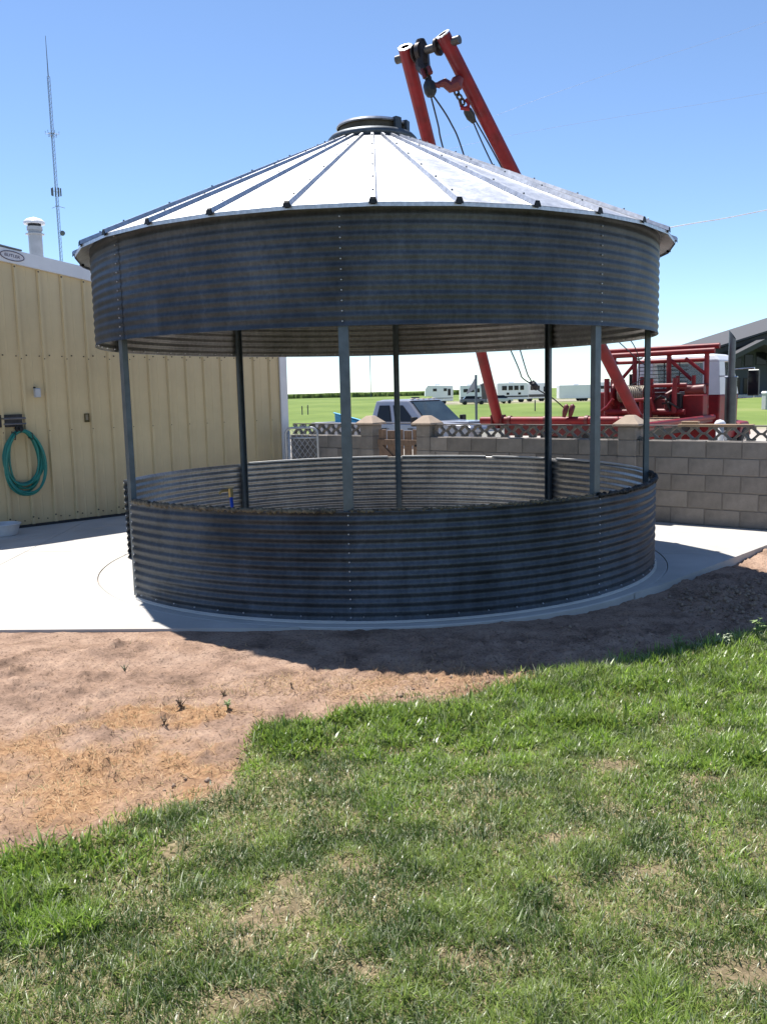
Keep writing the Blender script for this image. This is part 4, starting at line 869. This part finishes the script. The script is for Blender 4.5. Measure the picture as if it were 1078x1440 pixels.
# ------------------------------------------------------------------ far things: campers, trailer, hall, corn, mast, wires
def far_z(x, y): return float(gz(x, y))
def rv(name, x0, x1, y, h, label, cat, kind='trailer', slant=.0, wins=(), stripe=None, rz=0., base=.55, dpt=2.5):
    L_ = x1-x0; o = empty(name, (x0, y, far_z(x0, y)), rz); tag(o, label, cat, 'campers and trailers beyond the field')
    prof = {'trailer': [(0, base), (L_, base), (L_, h), (0, h)], 'fifth': [(0, base), (L_*.72, base), (L_*.74, base+.9), (L_, base+.9), (L_*.99, h-.5), (L_*.9, h), (0, h-.1)], 'motor': [(0, base), (L_, base), (L_*.995, h*.6), (L_*.96, h-.1), (L_*.9, h), (0, h)], 'fifthl': [(0, base+.9), (L_*.26, base+.9), (L_*.28, base), (L_, base), (L_, h-.15), (L_*.1, h), (0.02*L_, h-.6)]}[kind]
    mb = MB(); mb.prism(prof, 0, dpt); mb.build('body', RVW, o, bevel=.08)
    for (u, v, a, b_) in wins: MB().box((u*L_, -.02, v*h), (a, .05, b_)).build('window', GLASS, o)
    if stripe: MB().box((L_*.5, -.015, base+.55), (L_*.96, .04, stripe)).build('stripe', RVD, o)
    MB().box((L_*.45, dpt/2, h+.14), (1.0, .9, .28)).build('roof_unit', RVW, o, bevel=.05)
    for u in ((.55, .68) if kind != 'motor' else (.2, .78)):
        for yy_ in (.15, dpt-.15): mb = MB(); mb.lathe([(.0, -.12), (.36, -.12), (.38, 0), (.36, .12), (0, .12)], 16, (u*L_, yy_, .38), 'y'); mb.build('wheel', TYRE, o)
    return o
rv('fifth_wheel_camper', 8.2, 13.4, 166, 3.5, 'white fifth-wheel camper at the left end of the far camper row', 'camper', 'fifthl', wins=((.35, .75, .7, .5), (.72, .75, .6, .5), (.86, .62, .5, 1.2)), stripe=.12)
rv('camper_van', 14.2, 18.0, 160, 3.3, 'cream camper with dark windows next to the far sign post', 'camper', 'motor', wins=((.25, .72, .8, .6), (.55, .72, .8, .6), (.84, .72, .5, .7)), stripe=.3)
rv('motor_home', 21.6, 27.4, 166, 3.6, 'white motorhome with a row of dark windows right of the left gin pole', 'motorhome', 'motor', wins=((.22, .74, .9, .8), (.42, .74, .8, .8), (.6, .74, .8, .8), (.78, .74, .7, .8), (.33, .45, .5, .4), (.7, .45, .5, .4)), stripe=.28)
rv('motor_home', 27.9, 31.9, 172, 3.5, 'white motorhome partly hidden behind the cargo trailer, dark end window', 'motorhome', 'motor', wins=((.3, .74, .8, .8), (.55, .74, .7, .8), (.9, .66, .6, 1.0)), stripe=.5)
o = rv('cargo_trailer', 32.4, 39.6, 163, 2.95, 'long plain white cargo trailer with dark tandem wheels', 'trailer', 'trailer', base=.5)
rv('fifth_wheel_camper', 41.5, 47.5, 175, 3.4, 'pale camper seen past the cab mirror, rightmost in the far row', 'camper', 'trailer', wins=((.3, .7, .8, .6), (.7, .7, .8, .6)), stripe=.15)
sh = empty('dark_shed', (18.1, 170, far_z(18, 170))); tag(sh, 'dark far shed with pale roof between camper and motorhome', 'shed', None)
mb = MB(); mb.prism([(0, 0), (3.4, 0), (3.4, 2.9), (1.7, 3.6), (0, 2.9)], 0, 4); mb.build('wall', RVD, sh); mb = MB(); mb.hexa([(-.2, -.2, 2.85), (1.7, -.2, 3.62), (1.7, 4.2, 3.62), (-.2, 4.2, 2.85), (-.2, -.2, 2.95), (1.7, -.2, 3.74), (1.7, 4.2, 3.74), (-.2, 4.2, 2.95)]); mb.hexa([(1.7, -.2, 3.62), (3.6, -.2, 2.85), (3.6, 4.2, 2.85), (1.7, 4.2, 3.62), (1.7, -.2, 3.74), (3.6, -.2, 2.95), (3.6, 4.2, 2.95), (1.7, 4.2, 3.74)]); mb.build('roof', CHARR, sh)
def car(x, y, col, label, rz=0):
    o = empty('parked_car', (x, y, far_z(x, y)), rz); tag(o, label, 'car', 'cars by the campers'); pm_ = M('car_'+label[:6], col, .3, .3)
    mb = MB(); mb.prism([(-2.2, .35), (2.2, .35), (2.2, .8), (1.2, .95), (-2.1, 1.0), (-2.2, .8)], -.85, .85); mb.build('body', pm_, o, bevel=.08)
    mb = MB(); mb.hexa([(-1.7, -.78, .95), (1.1, -.78, .95), (1.1, .78, .95), (-1.7, .78, .95), (-1.2, -.62, 1.45), (.4, -.62, 1.45), (.4, .62, 1.45), (-1.2, .62, 1.45)]); mb.build('window', GLASS, o)
    MB().box((-.4, 0, 1.46), (1.5, 1.2, .04)).build('roof', pm_, o)
    for xx in (-1.4, 1.4):
        for yy_ in (-.8, .8): mb = MB(); mb.lathe([(0, -.1), (.32, -.1), (.32, .1), (0, .1)], 14, (xx, yy_, .32), 'y'); mb.build('wheel', TYRE, o)
car(15.6, 152, (.16, .15, .19), 'violet-grey car parked in front of the cream camper'); car(20.6, 155, (.5, .5, .52), 'silver car parked at the left end of the motorhome with windows', .5)
o = empty('sign_post', (4.25, 40, far_z(4.25, 40))); tag(o, 'grey sign post with a sign seen nearly edge-on behind the pickup', 'sign'); MB().box((0, 0, 1.45), (.1, .1, 2.9)).build('post', POSTM, o)
mb = MB(); mb.hexa([(-.42, .0, 2.05), (0, -.03, 2.32), (0, 0, 2.32), (-.42, .03, 2.05), (-.42, .0, 2.12), (0, -.03, 2.85), (0, 0, 2.85), (-.42, .03, 2.12)]); mb.build('sign_plate', M('sign_back', (.3, .31, .32), .5, .5), o)
for i, (x, y, hgt, lab) in enumerate(((-8.81, 100, .95, 'left one of two close dark fence posts in the field beside the shed corner'), (-8.17, 100, 1.05, 'right one of two close dark fence posts in the field beside the shed corner'), (16.5, 96, 1.15, 'dark fence post in the field below the motorhome row'), (22.2, 92, 1.2, 'dark fence post in the field in front of the cargo trailer'), (27.3, 90, 1.2, 'dark fence post in the field left of the winch truck cab'))):
    o = empty('fence_post', (x, y, far_z(x, y))); tag(o, lab, 'fence post', 'field fence posts'); mb = MB(); mb.box((0, 0, hgt/2), (.11, .11, hgt)); mb.box((0, -.06, hgt*.8), (.14, .03, .06)); mb.build('stake', RVD, o)
    MB().hexa([(-.055, -.055, hgt), (.055, -.055, hgt), (.055, .055, hgt), (-.055, .055, hgt), (-.01, -.01, hgt+.06), (.01, -.01, hgt+.06), (.01, .01, hgt+.06), (-.01, .01, hgt+.06)]).build('tip', RVD, o)
# dark hall at the right
HY = 166.; HZ = far_z(66, HY)
hall = empty('dark_hall', (66., HY, HZ)); tag(hall, 'large charcoal hall with grey gable roof at the right edge', 'building')
hx = lambda v: v-66.
def zz(v): return v-HZ
mb = MB(); mb.prism([(hx(61), 0), (hx(112), 0), (hx(112), zz(7.5)), (hx(90), zz(15.9)), (hx(61), zz(7.6))], 0, 40); mb.build('wall', CHAR, hall)
mb = MB(); mb.hexa([(hx(59.4), -2, zz(7.5)), (hx(90), -2, zz(16.3)), (hx(90), 42, zz(16.3)), (hx(59.4), 42, zz(7.5)), (hx(59.4), -2, zz(7.85)), (hx(90), -2, zz(16.7)), (hx(90), 42, zz(16.7)), (hx(59.4), 42, zz(7.85))]); mb.hexa([(hx(90), -2, zz(16.7)), (hx(114), -2, zz(7.3)), (hx(114), 42, zz(7.3)), (hx(90), 42, zz(16.7)), (hx(90), -2, zz(17.1)), (hx(114), -2, zz(7.65)), (hx(114), 42, zz(7.65)), (hx(90), 42, zz(17.1))]); mb.build('roof', CHARR, hall)
mb = MB(); mb.hexa([(hx(60.2), -1.2, zz(6.7)), (hx(90), -1.2, zz(15.2)), (hx(90), -1.0, zz(15.2)), (hx(60.2), -1.0, zz(6.7)), (hx(60.2), -1.2, zz(7.6)), (hx(90), -1.2, zz(16.1)), (hx(90), -1.0, zz(16.1)), (hx(60.2), -1.0, zz(7.6))]); mb.build('fascia', CHARR, hall)
# porch gable
mb = MB()
for (xa, za, xb, zb_) in ((61.2, 5.9, 68.2, 9.3), (68.2, 9.3, 75.2, 5.9)): mb.hexa([(hx(xa), -6, zz(za-.9)), (hx(xb), -6, zz(zb_-.9)), (hx(xb), 0, zz(zb_-.9)), (hx(xa), 0, zz(za-.9)), (hx(xa), -6, zz(za)), (hx(xb), -6, zz(zb_)), (hx(xb), 0, zz(zb_)), (hx(xa), 0, zz(za))])
mb.build('porch_roof', CHARR, hall)
for x_ in (62.3, 74.1): MB().box((hx(x_), -5.6, zz(5.3)/2), (.5, .5, zz(5.3))).build('porch_column', CHAR, hall)
for (xa, xb, za, zb_) in ((64.9, 66.6, 4.5, 6.3), (67.1, 68.7, 4.7, 6.9), (69.2, 71.2, 4.9, 7.3), (71.7, 73.5, 4.7, 6.9), (64.9, 66.4, -.3, 2.6), (67.0, 68.6, -.3, 2.6), (71.8, 73.6, -.3, 2.6), (62.2, 63.6, 0.3, 2.2)):
    wn = MB().box((hx((xa+xb)/2), -.05, zz((za+zb_)/2)), (xb-xa, .12, zb_-za)).build('window', DARKM, hall); MB().box((hx((xa+xb)/2), -.13, zz((za+zb_)/2)), (xb-xa-.2, .04, zb_-za-.2)).build('pane', GLASS, wn)
mb = MB(); mb.box((hx(70), -3., zz(-.75)+.1), (24, 8, .5)); mb.build('plinth', PALE, hall)
o = empty('utility_cabinet', (35.2, 82., far_z(35.2, 82))); tag(o, 'pale grey utility cabinet with white lid at the right edge', 'cabinet'); MB().box((.6, .4, .75), (1.2, .9, 1.5)).build('housing', GREYP, o, bevel=.02); mb = MB(); mb.hexa([(-.06, -.1, 1.505), (1.26, -.1, 1.505), (1.26, .9, 1.505), (-.06, .9, 1.505), (.02, .0, 1.68), (1.18, .0, 1.68), (1.18, .8, 1.68), (.02, .8, 1.68)]); mb.build('lid', RVW, o)
MB().box((.6, -.06, .75), (.9, .02, 1.1)).build('door', M('cab_door', (.36, .37, .38), .5), o)
# implement behind the pickup roof
o = empty('farm_implement', (4.4, 120., far_z(4.4, 120))); tag(o, 'dark farm implement far out in the field behind the pickup roof', 'implement')
MB().box((0, 0, .9), (2.6, 1.2, .7)).build('hopper', RVD, o, bevel=.1); MB().box((-1.6, 0, .7), (1.6, .5, .25)).build('frame', RVD, o); MB().box((.2, 0, 1.45), (1.1, .8, .5)).build('cabin', CHARR, o, bevel=.05)
for xx in (-.8, .8): mb = MB(); mb.lathe([(0, -.15), (.5, -.15), (.5, .15), (0, .15)], 16, (xx, -.6, .5), 'y'); mb.build('wheel', TYRE, o)
# corn field far away: one mass of stalks
n_ = 26000; cx = rng.uniform(-330, 60, n_); cy = 455+rng.uniform(0, 14, n_)+.02*cx; zb_ = gz(cx, cy); hh_ = (2.15+.35*rng.random(n_))*(.72+.5*fbm(cx, cy*0, .05, 3)); wd = .35+.3*rng.random(n_); lean = rng.normal(0, .25, n_)
Vc = np.stack([np.stack([cx-wd, cy, zb_+.0], -1), np.stack([cx+wd, cy, zb_], -1), np.stack([cx+wd*.8+lean, cy+.1, zb_+hh_*.75], -1), np.stack([cx+lean, cy, zb_+hh_], -1), np.stack([cx-wd*.8+lean, cy-.1, zb_+hh_*.72], -1)], 1).reshape(-1, 3)
cc_ = np.array([.20, .27, .085])*(.45+.9*rng.random((n_, 1)))*(.7+.6*fbm(cx, cy*0, .03, 5))[:, None]; cc_ = np.repeat(np.concatenate([cc_, np.ones((n_, 1))], 1)[:, None, :], 5, 1).reshape(-1, 4)
cme = np_mesh('corn_field', Vc, np.full(n_, 5), np.arange(5*n_), None, cc_); o = link_mesh('corn_field', cme, None); tag(o, 'strip of tall green corn along the far horizon', 'corn', kind='stuff')
# radio mast
TX, TY = -75.9, 220.; TZ = far_z(TX, TY); mast = empty('radio_mast', (TX, TY, TZ)); tag(mast, 'tall thin lattice radio mast rising behind the shed', 'mast')
MST = M('mast_steel', (.16, .17, .20), .6, .5); TH = 82.5-TZ; mb = MB(); e = .36
cor = [(e*math.cos(a), e*math.sin(a)) for a in (0, 2.094, 4.189)]
for (a, b_) in cor: mb.tube([(a, b_, 0), (a, b_, TH-6)], .05, 5)
mb.build('leg', MST, mast)
mb = MB(); nn_ = 80
for k in range(nn_):
    za, zb_ = (TH-6)*k/nn_, (TH-6)*(k+1)/nn_
    for j in range(3): a = cor[j]; b_ = cor[(j+1) % 3]; mb.tube([(*a, za), (*b_, zb_)], .025, 4); mb.tube([(*a, zb_), (*b_, zb_)], .02, 4)
stuffpart(mb.build('lattice', MST, mast)); mb = MB(); mb.tube([(0, 0, TH-6), (0, 0, TH+3)], [.12, .05], 6); mb.build('whip_antenna', MST, mast)
def arms(zv, rad, n=3, ph=0., vert=1.2):
    mb = MB()
    for k in range(n):
        a = ph+2*math.pi*k/n; mb.tube([(0, 0, zv), (rad*math.cos(a), rad*math.sin(a), zv-.3), (rad*1.02*math.cos(a), rad*1.02*math.sin(a), zv+vert*.3)], .06, 4)
    mb.build('antenna_arm', MST, mast)
arms(63.9-TZ, 1.5, 6, .2); arms(63.3-TZ, .9, 4, .5)
mb = MB()
for k in range(9): a = 2*math.pi*k/9; mb.box((1.05*math.cos(a), 1.05*math.sin(a), 50.5-TZ), (.25, .2, 1.7))
for k in range(3): a = 2*math.pi*k/3; mb.tube([(0, 0, 50.6-TZ), (1.05*math.cos(a), 1.05*math.sin(a), 50.6-TZ)], .06, 4)
mb.build('panel_antenna', MST, mast); arms(47.3-TZ, 1.7, 3, .6, -1.)
mb = MB(); mb.lathe([(0, 0), (.6, .12), (.62, .3), (0, .3)], 14, (.8, -.3, 41.0-TZ), 'y'); mb.build('dish', MST, mast)
o = empty('radio_mast', (-4.6, 420, far_z(-4.6, 420))); tag(o, 'very faint thin mast on the horizon between the two middle posts', 'mast'); MB().box((0, 0, 11), (.3, .3, 22)).build('leg', MST, o); MB().box((0, 0, 23), (.08, .08, 3)).build('whip_antenna', MST, o)
# overhead wires at the right
PW_ = M('pale_wire', (.7, .7, .72), .5)
cable([(1.5, 33, 5.9), (9.53, 30, 6.75), (12.73, 30, 7.24), (24, 31, 9.4)], .018, 'pale overhead cable running to the right just above the eave', 10, 'overhead_wire', PW_, 'wire')
TW_ = M('thin_wire', (.35, .38, .45), .5)
cable([(-10, 42, 8.0), (3.75, 30, 10.31), (12.5, 30, 13.0), (24, 31, 17.)], .0032, 'upper of two faint overhead wires crossing the sky at right', 10, 'overhead_wire', TW_, 'wire')
cable([(-12, 42, 7.6), (.75, 30, 9.0), (12.6, 30, 10.87), (24, 31, 13.)], .0032, 'lower of two faint overhead wires crossing the sky at right', 10, 'overhead_wire', TW_, 'wire')

# ------------------------------------------------------------------ lawn, straw, weeds, clods
def blade_mat(name, trans=.35, rough=.55):
    m = bpy.data.materials.new(name); m.use_nodes = True; n = m.node_tree; N = n.nodes; L = n.links; b = N['Principled BSDF']; b.inputs['Roughness'].default_value = rough; b.inputs['Specular IOR Level'].default_value = .5
    at = N.new('ShaderNodeAttribute'); at.attribute_name = 'tint'; L.new(at.outputs['Color'], b.inputs['Base Color'])
    tr = N.new('ShaderNodeBsdfTranslucent'); L.new(at.outputs['Color'], tr.inputs['Color']); mx = N.new('ShaderNodeMixShader'); mx.inputs[0].default_value = trans
    L.new(b.outputs[0], mx.inputs[1]); L.new(tr.outputs[0], mx.inputs[2]); L.new(mx.outputs[0], N['Material Output'].inputs['Surface']); MATS[name] = m; return m
# interpolated ground height incl. bumps
def ground_h(x, y):
    ix = np.clip(np.searchsorted(gx, x)-1, 0, nx-2); iy = np.clip(np.searchsorted(gy, y)-1, 0, ny-2)
    fx = (x-gx[ix])/(gx[ix+1]-gx[ix]); fy = (y-gy[iy])/(gy[iy+1]-gy[iy])
    return (GZ[iy, ix]*(1-fx)+GZ[iy, ix+1]*fx)*(1-fy)+(GZ[iy+1, ix]*(1-fx)+GZ[iy+1, ix+1]*fx)*fy
def blades(x, y, hgt, wid, ang, lean, curl, tint, z0=None):
    n = len(x); z = ground_h(x, y)-.004 if z0 is None else z0
    dx, dy = np.cos(ang), np.sin(ang); px, py = -dy, dx
    def pt(t, w_):
        # lean and curl move the blade sideways along (dx,dy)
        off = hgt*(lean*t+curl*t*t); up = hgt*t*np.sqrt(np.clip(1-(lean+curl*t)**2*.55, .06, 1))
        return np.stack([x+dx*off+px*w_, y+dy*off+py*w_, z+up], -1)
    Vv = np.stack([pt(0, -wid), pt(0, wid), pt(.5, wid*.85), pt(.5, -wid*.85), pt(1., 0*wid)], 1).reshape(-1, 3)
    base = np.arange(n)[:, None]*5; idx = np.concatenate([base+np.array([[0, 1, 2, 3]]), base+np.array([[3, 2, 4]])], 1).ravel()
    cnt = np.tile([4, 3], n); C_ = np.repeat(np.concatenate([tint, np.ones((n, 1))], 1)[:, None, :], 5, 1).reshape(-1, 4)
    return Vv, cnt, idx, C_
GRASS = blade_mat('grass_blade', .5, .34); cme.materials.append(blade_mat('corn_blade', .6, .6))
N0 = 900000
yy0 = 1.75+4.6*rng.random(N0)**1.25; xx0 = rng.uniform(-1, 1, N0)*(.62*yy0+.75)
keep = rng.random(N0) < np.clip((.62*yy0+.75)/3.2, .2, 1)
x, y = xx0[keep], yy0[keep]; ld = lawn_sd(x, y); bare = blobs(x, y, BARE, .9); thin = fbm(x, y, 3.2, 51)
dens = sst(-.02, .05, ld)*(1-.93*bare)*(.5+.7*sst(.32, .56, thin))
dens = np.maximum(dens, .16*sst(-.22, 0, ld)**2)
k = rng.random(len(x)) < dens; x, y, ld = x[k], y[k], ld[k]
lime = np.clip(blobs(x, y, [(a, b_, p*1.25, q_*1.35) for a, b_, p, q_ in LIME], 1.3, 61)*sst(.40, .60, fbm(x, y, 11, 62))+.5*sst(.55, .75, fbm(x, y, 2.6, 64)), 0, 1); n = len(x)
clump = fbm(x, y, 7., 71); edge = np.exp(-np.clip(ld, 0, 9)/.35)*sst(.2, 1.2, x)
hgt = (.018+.022*rng.random(n)+.030*np.clip(clump-.45, 0, 1)*2)*(1+.35*lime+1.0*edge)
wid = (.0010+.0011*rng.random(n))*(1+.4*lime)*(1+.14*(y-2))
ang = rng.uniform(0, 2*np.pi, n)+.8*(fbm(x, y, 5, 81)-.5); lean = rng.uniform(.1, 1.05, n); curl = rng.uniform(-.1, .6, n)
dark = np.array([.082, .138, .030]); mid = np.array([.270, .355, .085]); lim = np.array([.31, .46, .07]); dry = np.array([.56, .48, .30]); pale = np.array([.40, .44, .27])
t = np.clip((fbm(x, y, 6.5, 91)-.5)*3.2+.45+rng.normal(0, .25, n), 0, 1)[:, None]
col = dark*(1-t)+mid*t; lm = np.clip(lime*1.1, 0, 1)[:, None]*(.6+.4*rng.random((n, 1))); col = col*(1-lm)+lim*lm
pm_ = (rng.random(n) < .20)[:, None]; col = np.where(pm_, pale*(.7+.6*rng.random((n, 1))), col)
dryp = .05+.20*(1-sst(.32, .56, fbm(x, y, 3.2, 51)))+.4*blobs(x, y, [(a, b_, p*1.9, q_*2.) for a, b_, p, q_ in BARE], .8)
dm = (rng.random(n) < dryp*(1-.8*lime))[:, None]; col = np.where(dm, dry*(.6+.7*rng.random((n, 1))), col); hgt = np.where(dm[:, 0], hgt*.7, hgt); lean = np.where(dm[:, 0], lean+.3, lean)
col = col*(.6+.8*rng.random((n, 1)))
big = rng.random(n) < .03; hgt = np.where(big, hgt*1.35, hgt); wid = np.where(big, wid*1.6, wid)
Vv, cnt, idx, C_ = blades(x, y, hgt, wid, ang, lean, curl, col)
o = link_mesh('lawn_grass', np_mesh('lawn_grass', Vv, cnt, idx, GRASS, C_), None); tag(o, 'mown green lawn with pale bare spots and lime tufts in the foreground', 'grass', kind='stuff')
print('blades', n)
# broad-leaved lime weeds and tall tufts on the lawn edge
n = 9000; k0_ = rng.integers(0, len(LIME), n); L_ = np.array(LIME)[k0_]; x = L_[:, 0]+rng.normal(0, .5, n)*L_[:, 2]; y = L_[:, 1]+rng.normal(0, .5, n)*L_[:, 3]; k = lawn_sd(x, y) > .0; x, y = x[k], y[k]; n = len(x)
col = np.array([.14, .23, .04])*(.55+.9*rng.random((n, 1)))+np.array([.05, .03, .0])*rng.random((n, 1))
Vv, cnt, idx, C_ = blades(x, y, .035+.055*rng.random(n), .003+.004*rng.random(n), rng.uniform(0, 6.28, n), rng.uniform(.2, .95, n), rng.uniform(0, .5, n), col)
o = link_mesh('clover_tufts', np_mesh('clover_tufts', Vv, cnt, idx, GRASS, C_), None); tag(o, 'brighter lime broad-leaved weeds growing through the lawn', 'weeds', kind='stuff')
# dead straw
STRAW = blade_mat('straw_blade', .2, .7)
N1 = 150000; x = rng.uniform(-3.6, 3.2, N1); y = rng.uniform(3., 6.1, N1); ld = lawn_sd(x, y)
sm = np.clip(np.exp(-((y-5.0-.06*np.sin(x*3))/.2)**2)*sst(-.75, -.2, x)*(1-sst(.9, 1.5, x))*1.1+blobs(x, y, [(-1.35, 3.75, .75, .5), (-1.2, 4.55, .5, .25), (-1.95, 3.9, .6, .5), (-.6, 4.95, .6, .2)], .8)*1.0, 0, 1)*(.25+1.2*fbm(x, y, 6, 15))+.02+.25*np.exp(-(ld/.12)**2)
k = (rng.random(N1) < sm*.8) & (ld < .08) ; x, y = x[k], y[k]; n = len(x)
col = np.array([.43, .30, .165])*(.4+1.0*rng.random((n, 1)))+np.array([.05, .0, -.02])*rng.random((n, 1)); gg = (rng.random(n) < .06)[:, None]; col = np.where(gg, np.array([.13, .16, .05]), np.clip(col, 0.01, 1))
Vv, cnt, idx, C_ = blades(x, y, .018+.045*rng.random(n)**1.5, .0008+.0009*rng.random(n), rng.uniform(0, 6.28, n), rng.uniform(.6, 1.4, n), rng.uniform(-.1, .5, n), col)
o = link_mesh('dead_straw', np_mesh('dead_straw', Vv, cnt, idx, STRAW, C_), None); tag(o, 'golden dead grass and straw lying between the bare soil and the lawn', 'straw', kind='stuff')
# soil clods
N2 = 20000; x = rng.uniform(-3.4, 3.6, N2); y = rng.uniform(3.5, 7.4, N2); k = (lawn_sd(x, y) < -.05) & ((y < 6.1) | (x > 2.2)) & (np.hypot(x-BX, y-BY) > 2.85) & (y-7.31-(x-2.32)*1.05 < -.1); x, y = x[k], y[k]
hp_ = np.maximum.reduce([np.exp(-((x-a)/p)**2-((y-b_)/q_)**2) for a, b_, p, q_ in ((-2.05, 5.62, .4, .22), (-1.75, 5.75, .2, .12), (-1.9, 5.0, .5, .2), (3., 6.8, .8, .6))]); k = rng.random(len(x)) < .15+.5*sst(.45, .7, fbm(x, y, 1.9, 41))+.8*hp_; x, y, hp_ = x[k], y[k], hp_[k]
s_ = (.003+.020*rng.random(len(x))**6+.020*hp_*rng.random(len(x))**2)
octv = np.array([(1, 0, 0), (-1, 0, 0), (0, 1, 0), (0, -1, 0), (0, 0, 1), (0, 0, -1)], float); octf = np.array([(0, 2, 4), (2, 1, 4), (1, 3, 4), (3, 0, 4), (2, 0, 5), (1, 2, 5), (3, 1, 5), (0, 3, 5)])
Vs = octv[None]*s_[:, None, None]*rng.uniform(.55, 1.35, (len(x), 6, 1))+np.stack([x, y, ground_h(x, y)+s_*.3], -1)[:, None]
a_ = rng.uniform(0, 6.28, len(x)); Fs = (octf[None]+np.arange(len(x))[:, None, None]*6).reshape(-1)
o = link_mesh('soil_clods', np_mesh('soil_clods', Vs.reshape(-1, 3), np.full(len(x)*8, 3), Fs, M('clod', (.19, .13, .09), .95, 0, .25, 12, col2=(.34, .25, .18), bump=.4, bs=120)), None); tag(o, 'scattered small clods and pebbles on the bare soil', 'clods', kind='stuff')
# weeds: dried stalks on the soil, green weeds on the lawn edge
DRYW = M('dried_weed', (.15, .10, .06), .9, 0, .3, 30); GRW = M('weed_green', (.16, .24, .07), .6, 0, .3, 20); PALEW = M('weed_pale', (.34, .38, .24), .7, 0, .2, 20)
def leaf(mb, p, d, L_, w_):
    p = Vector(p); d = Vector(d).normalized(); sd_ = d.cross(Vector((0, 0, 1))); sd_ = sd_.normalized() if sd_.length > .01 else Vector((1, 0, 0)); up = sd_.cross(d)
    a = p; b_ = p+d*L_*.45+sd_*w_+up*.15*w_; c_ = p+d*L_-up*.25*L_; e_ = p+d*L_*.45-sd_*w_+up*.15*w_; m_ = p+d*L_*.5-up*.04*L_
    mb.add([a, b_, m_, e_, c_], [(0, 1, 2), (0, 2, 3), (1, 4, 2), (2, 4, 3)])
def weed(x, y, h, n_st, label, mat, dry, seed):
    h = h*.65 if dry else h
    rr = random.Random(seed); o = empty('dried_weed' if dry else 'weed_plant', (x, y, float(ground_h(np.array([x]), np.array([y]))[0]))); tag(o, label, 'weed', 'dried weeds on the soil' if dry else 'weeds at the lawn edge')
    st_ = MB(); lf = []
    for i in range(n_st):
        a = rr.uniform(0, 6.28); sp = rr.uniform(.1, .6)*h; hh = h*rr.uniform(.6, 1.)
        pts = [(0, 0, 0), (sp*.4*math.cos(a), sp*.4*math.sin(a), hh*.5), (sp*math.cos(a), sp*math.sin(a), hh)]; st_.tube(pts, [.004, .003, .0015], 5)
        lm_ = MB()
        for q_ in range(4 if dry else 6):
            t = rr.uniform(.3, 1.); b_ = rr.uniform(0, 6.28); leaf(lm_, (sp*math.cos(a)*t*t, sp*math.sin(a)*t*t, hh*t), (math.cos(b_), math.sin(b_), rr.uniform(-.2, .6)), rr.uniform(.2, .4)*h, rr.uniform(.05, .12)*h)
        lm_.build('leaf', mat, o)
    st_.build('stem', mat, o)
for i, (x, y, h, ns, lab) in enumerate(((-1.13, 4.66, .11, 5, 'dark dried weed on the soil, tallest, nearest the straw patch'), (-1.16, 4.42, .10, 4, 'dark dried weed stalk at the edge of the straw, left of the lawn corner'), (-.93, 4.86, .06, 4, 'small dried weed on bare soil between the tall dried weed and the lawn tip'), (-.55, 4.92, .05, 3, 'tiny dark weed pair on the soil just above the lawn tip'), (-1.62, 5.32, .07, 6, 'sprawling grey-green dried weed near the clod heap'))): weed(x, y, h, ns, lab, DRYW if i != 4 else M('weed_grey', (.16, .17, .10), .8), True, i+3)
for i, (x, y, h, ns, mt, lab) in enumerate(((1.87, 5.56, .12, 6, GRW, 'leafy green weed standing on the shaded lawn edge, left of the pale weeds'), (2.17, 5.56, .11, 7, PALEW, 'pale grey-green bushy weed on the lawn edge near the right border'), (2.44, 5.72, .16, 5, GRW, 'tall seeding weed at the right end of the lawn edge'), (2.02, 5.55, .07, 3, PALEW, 'small pale weed between the leafy weed and the bushy weed'), (-.86, 4.60, .05, 5, GRW, 'small yellow-green weed on the soil just left of the lawn tip'))): weed(x, y, h, ns, lab, mt, False, i+30)
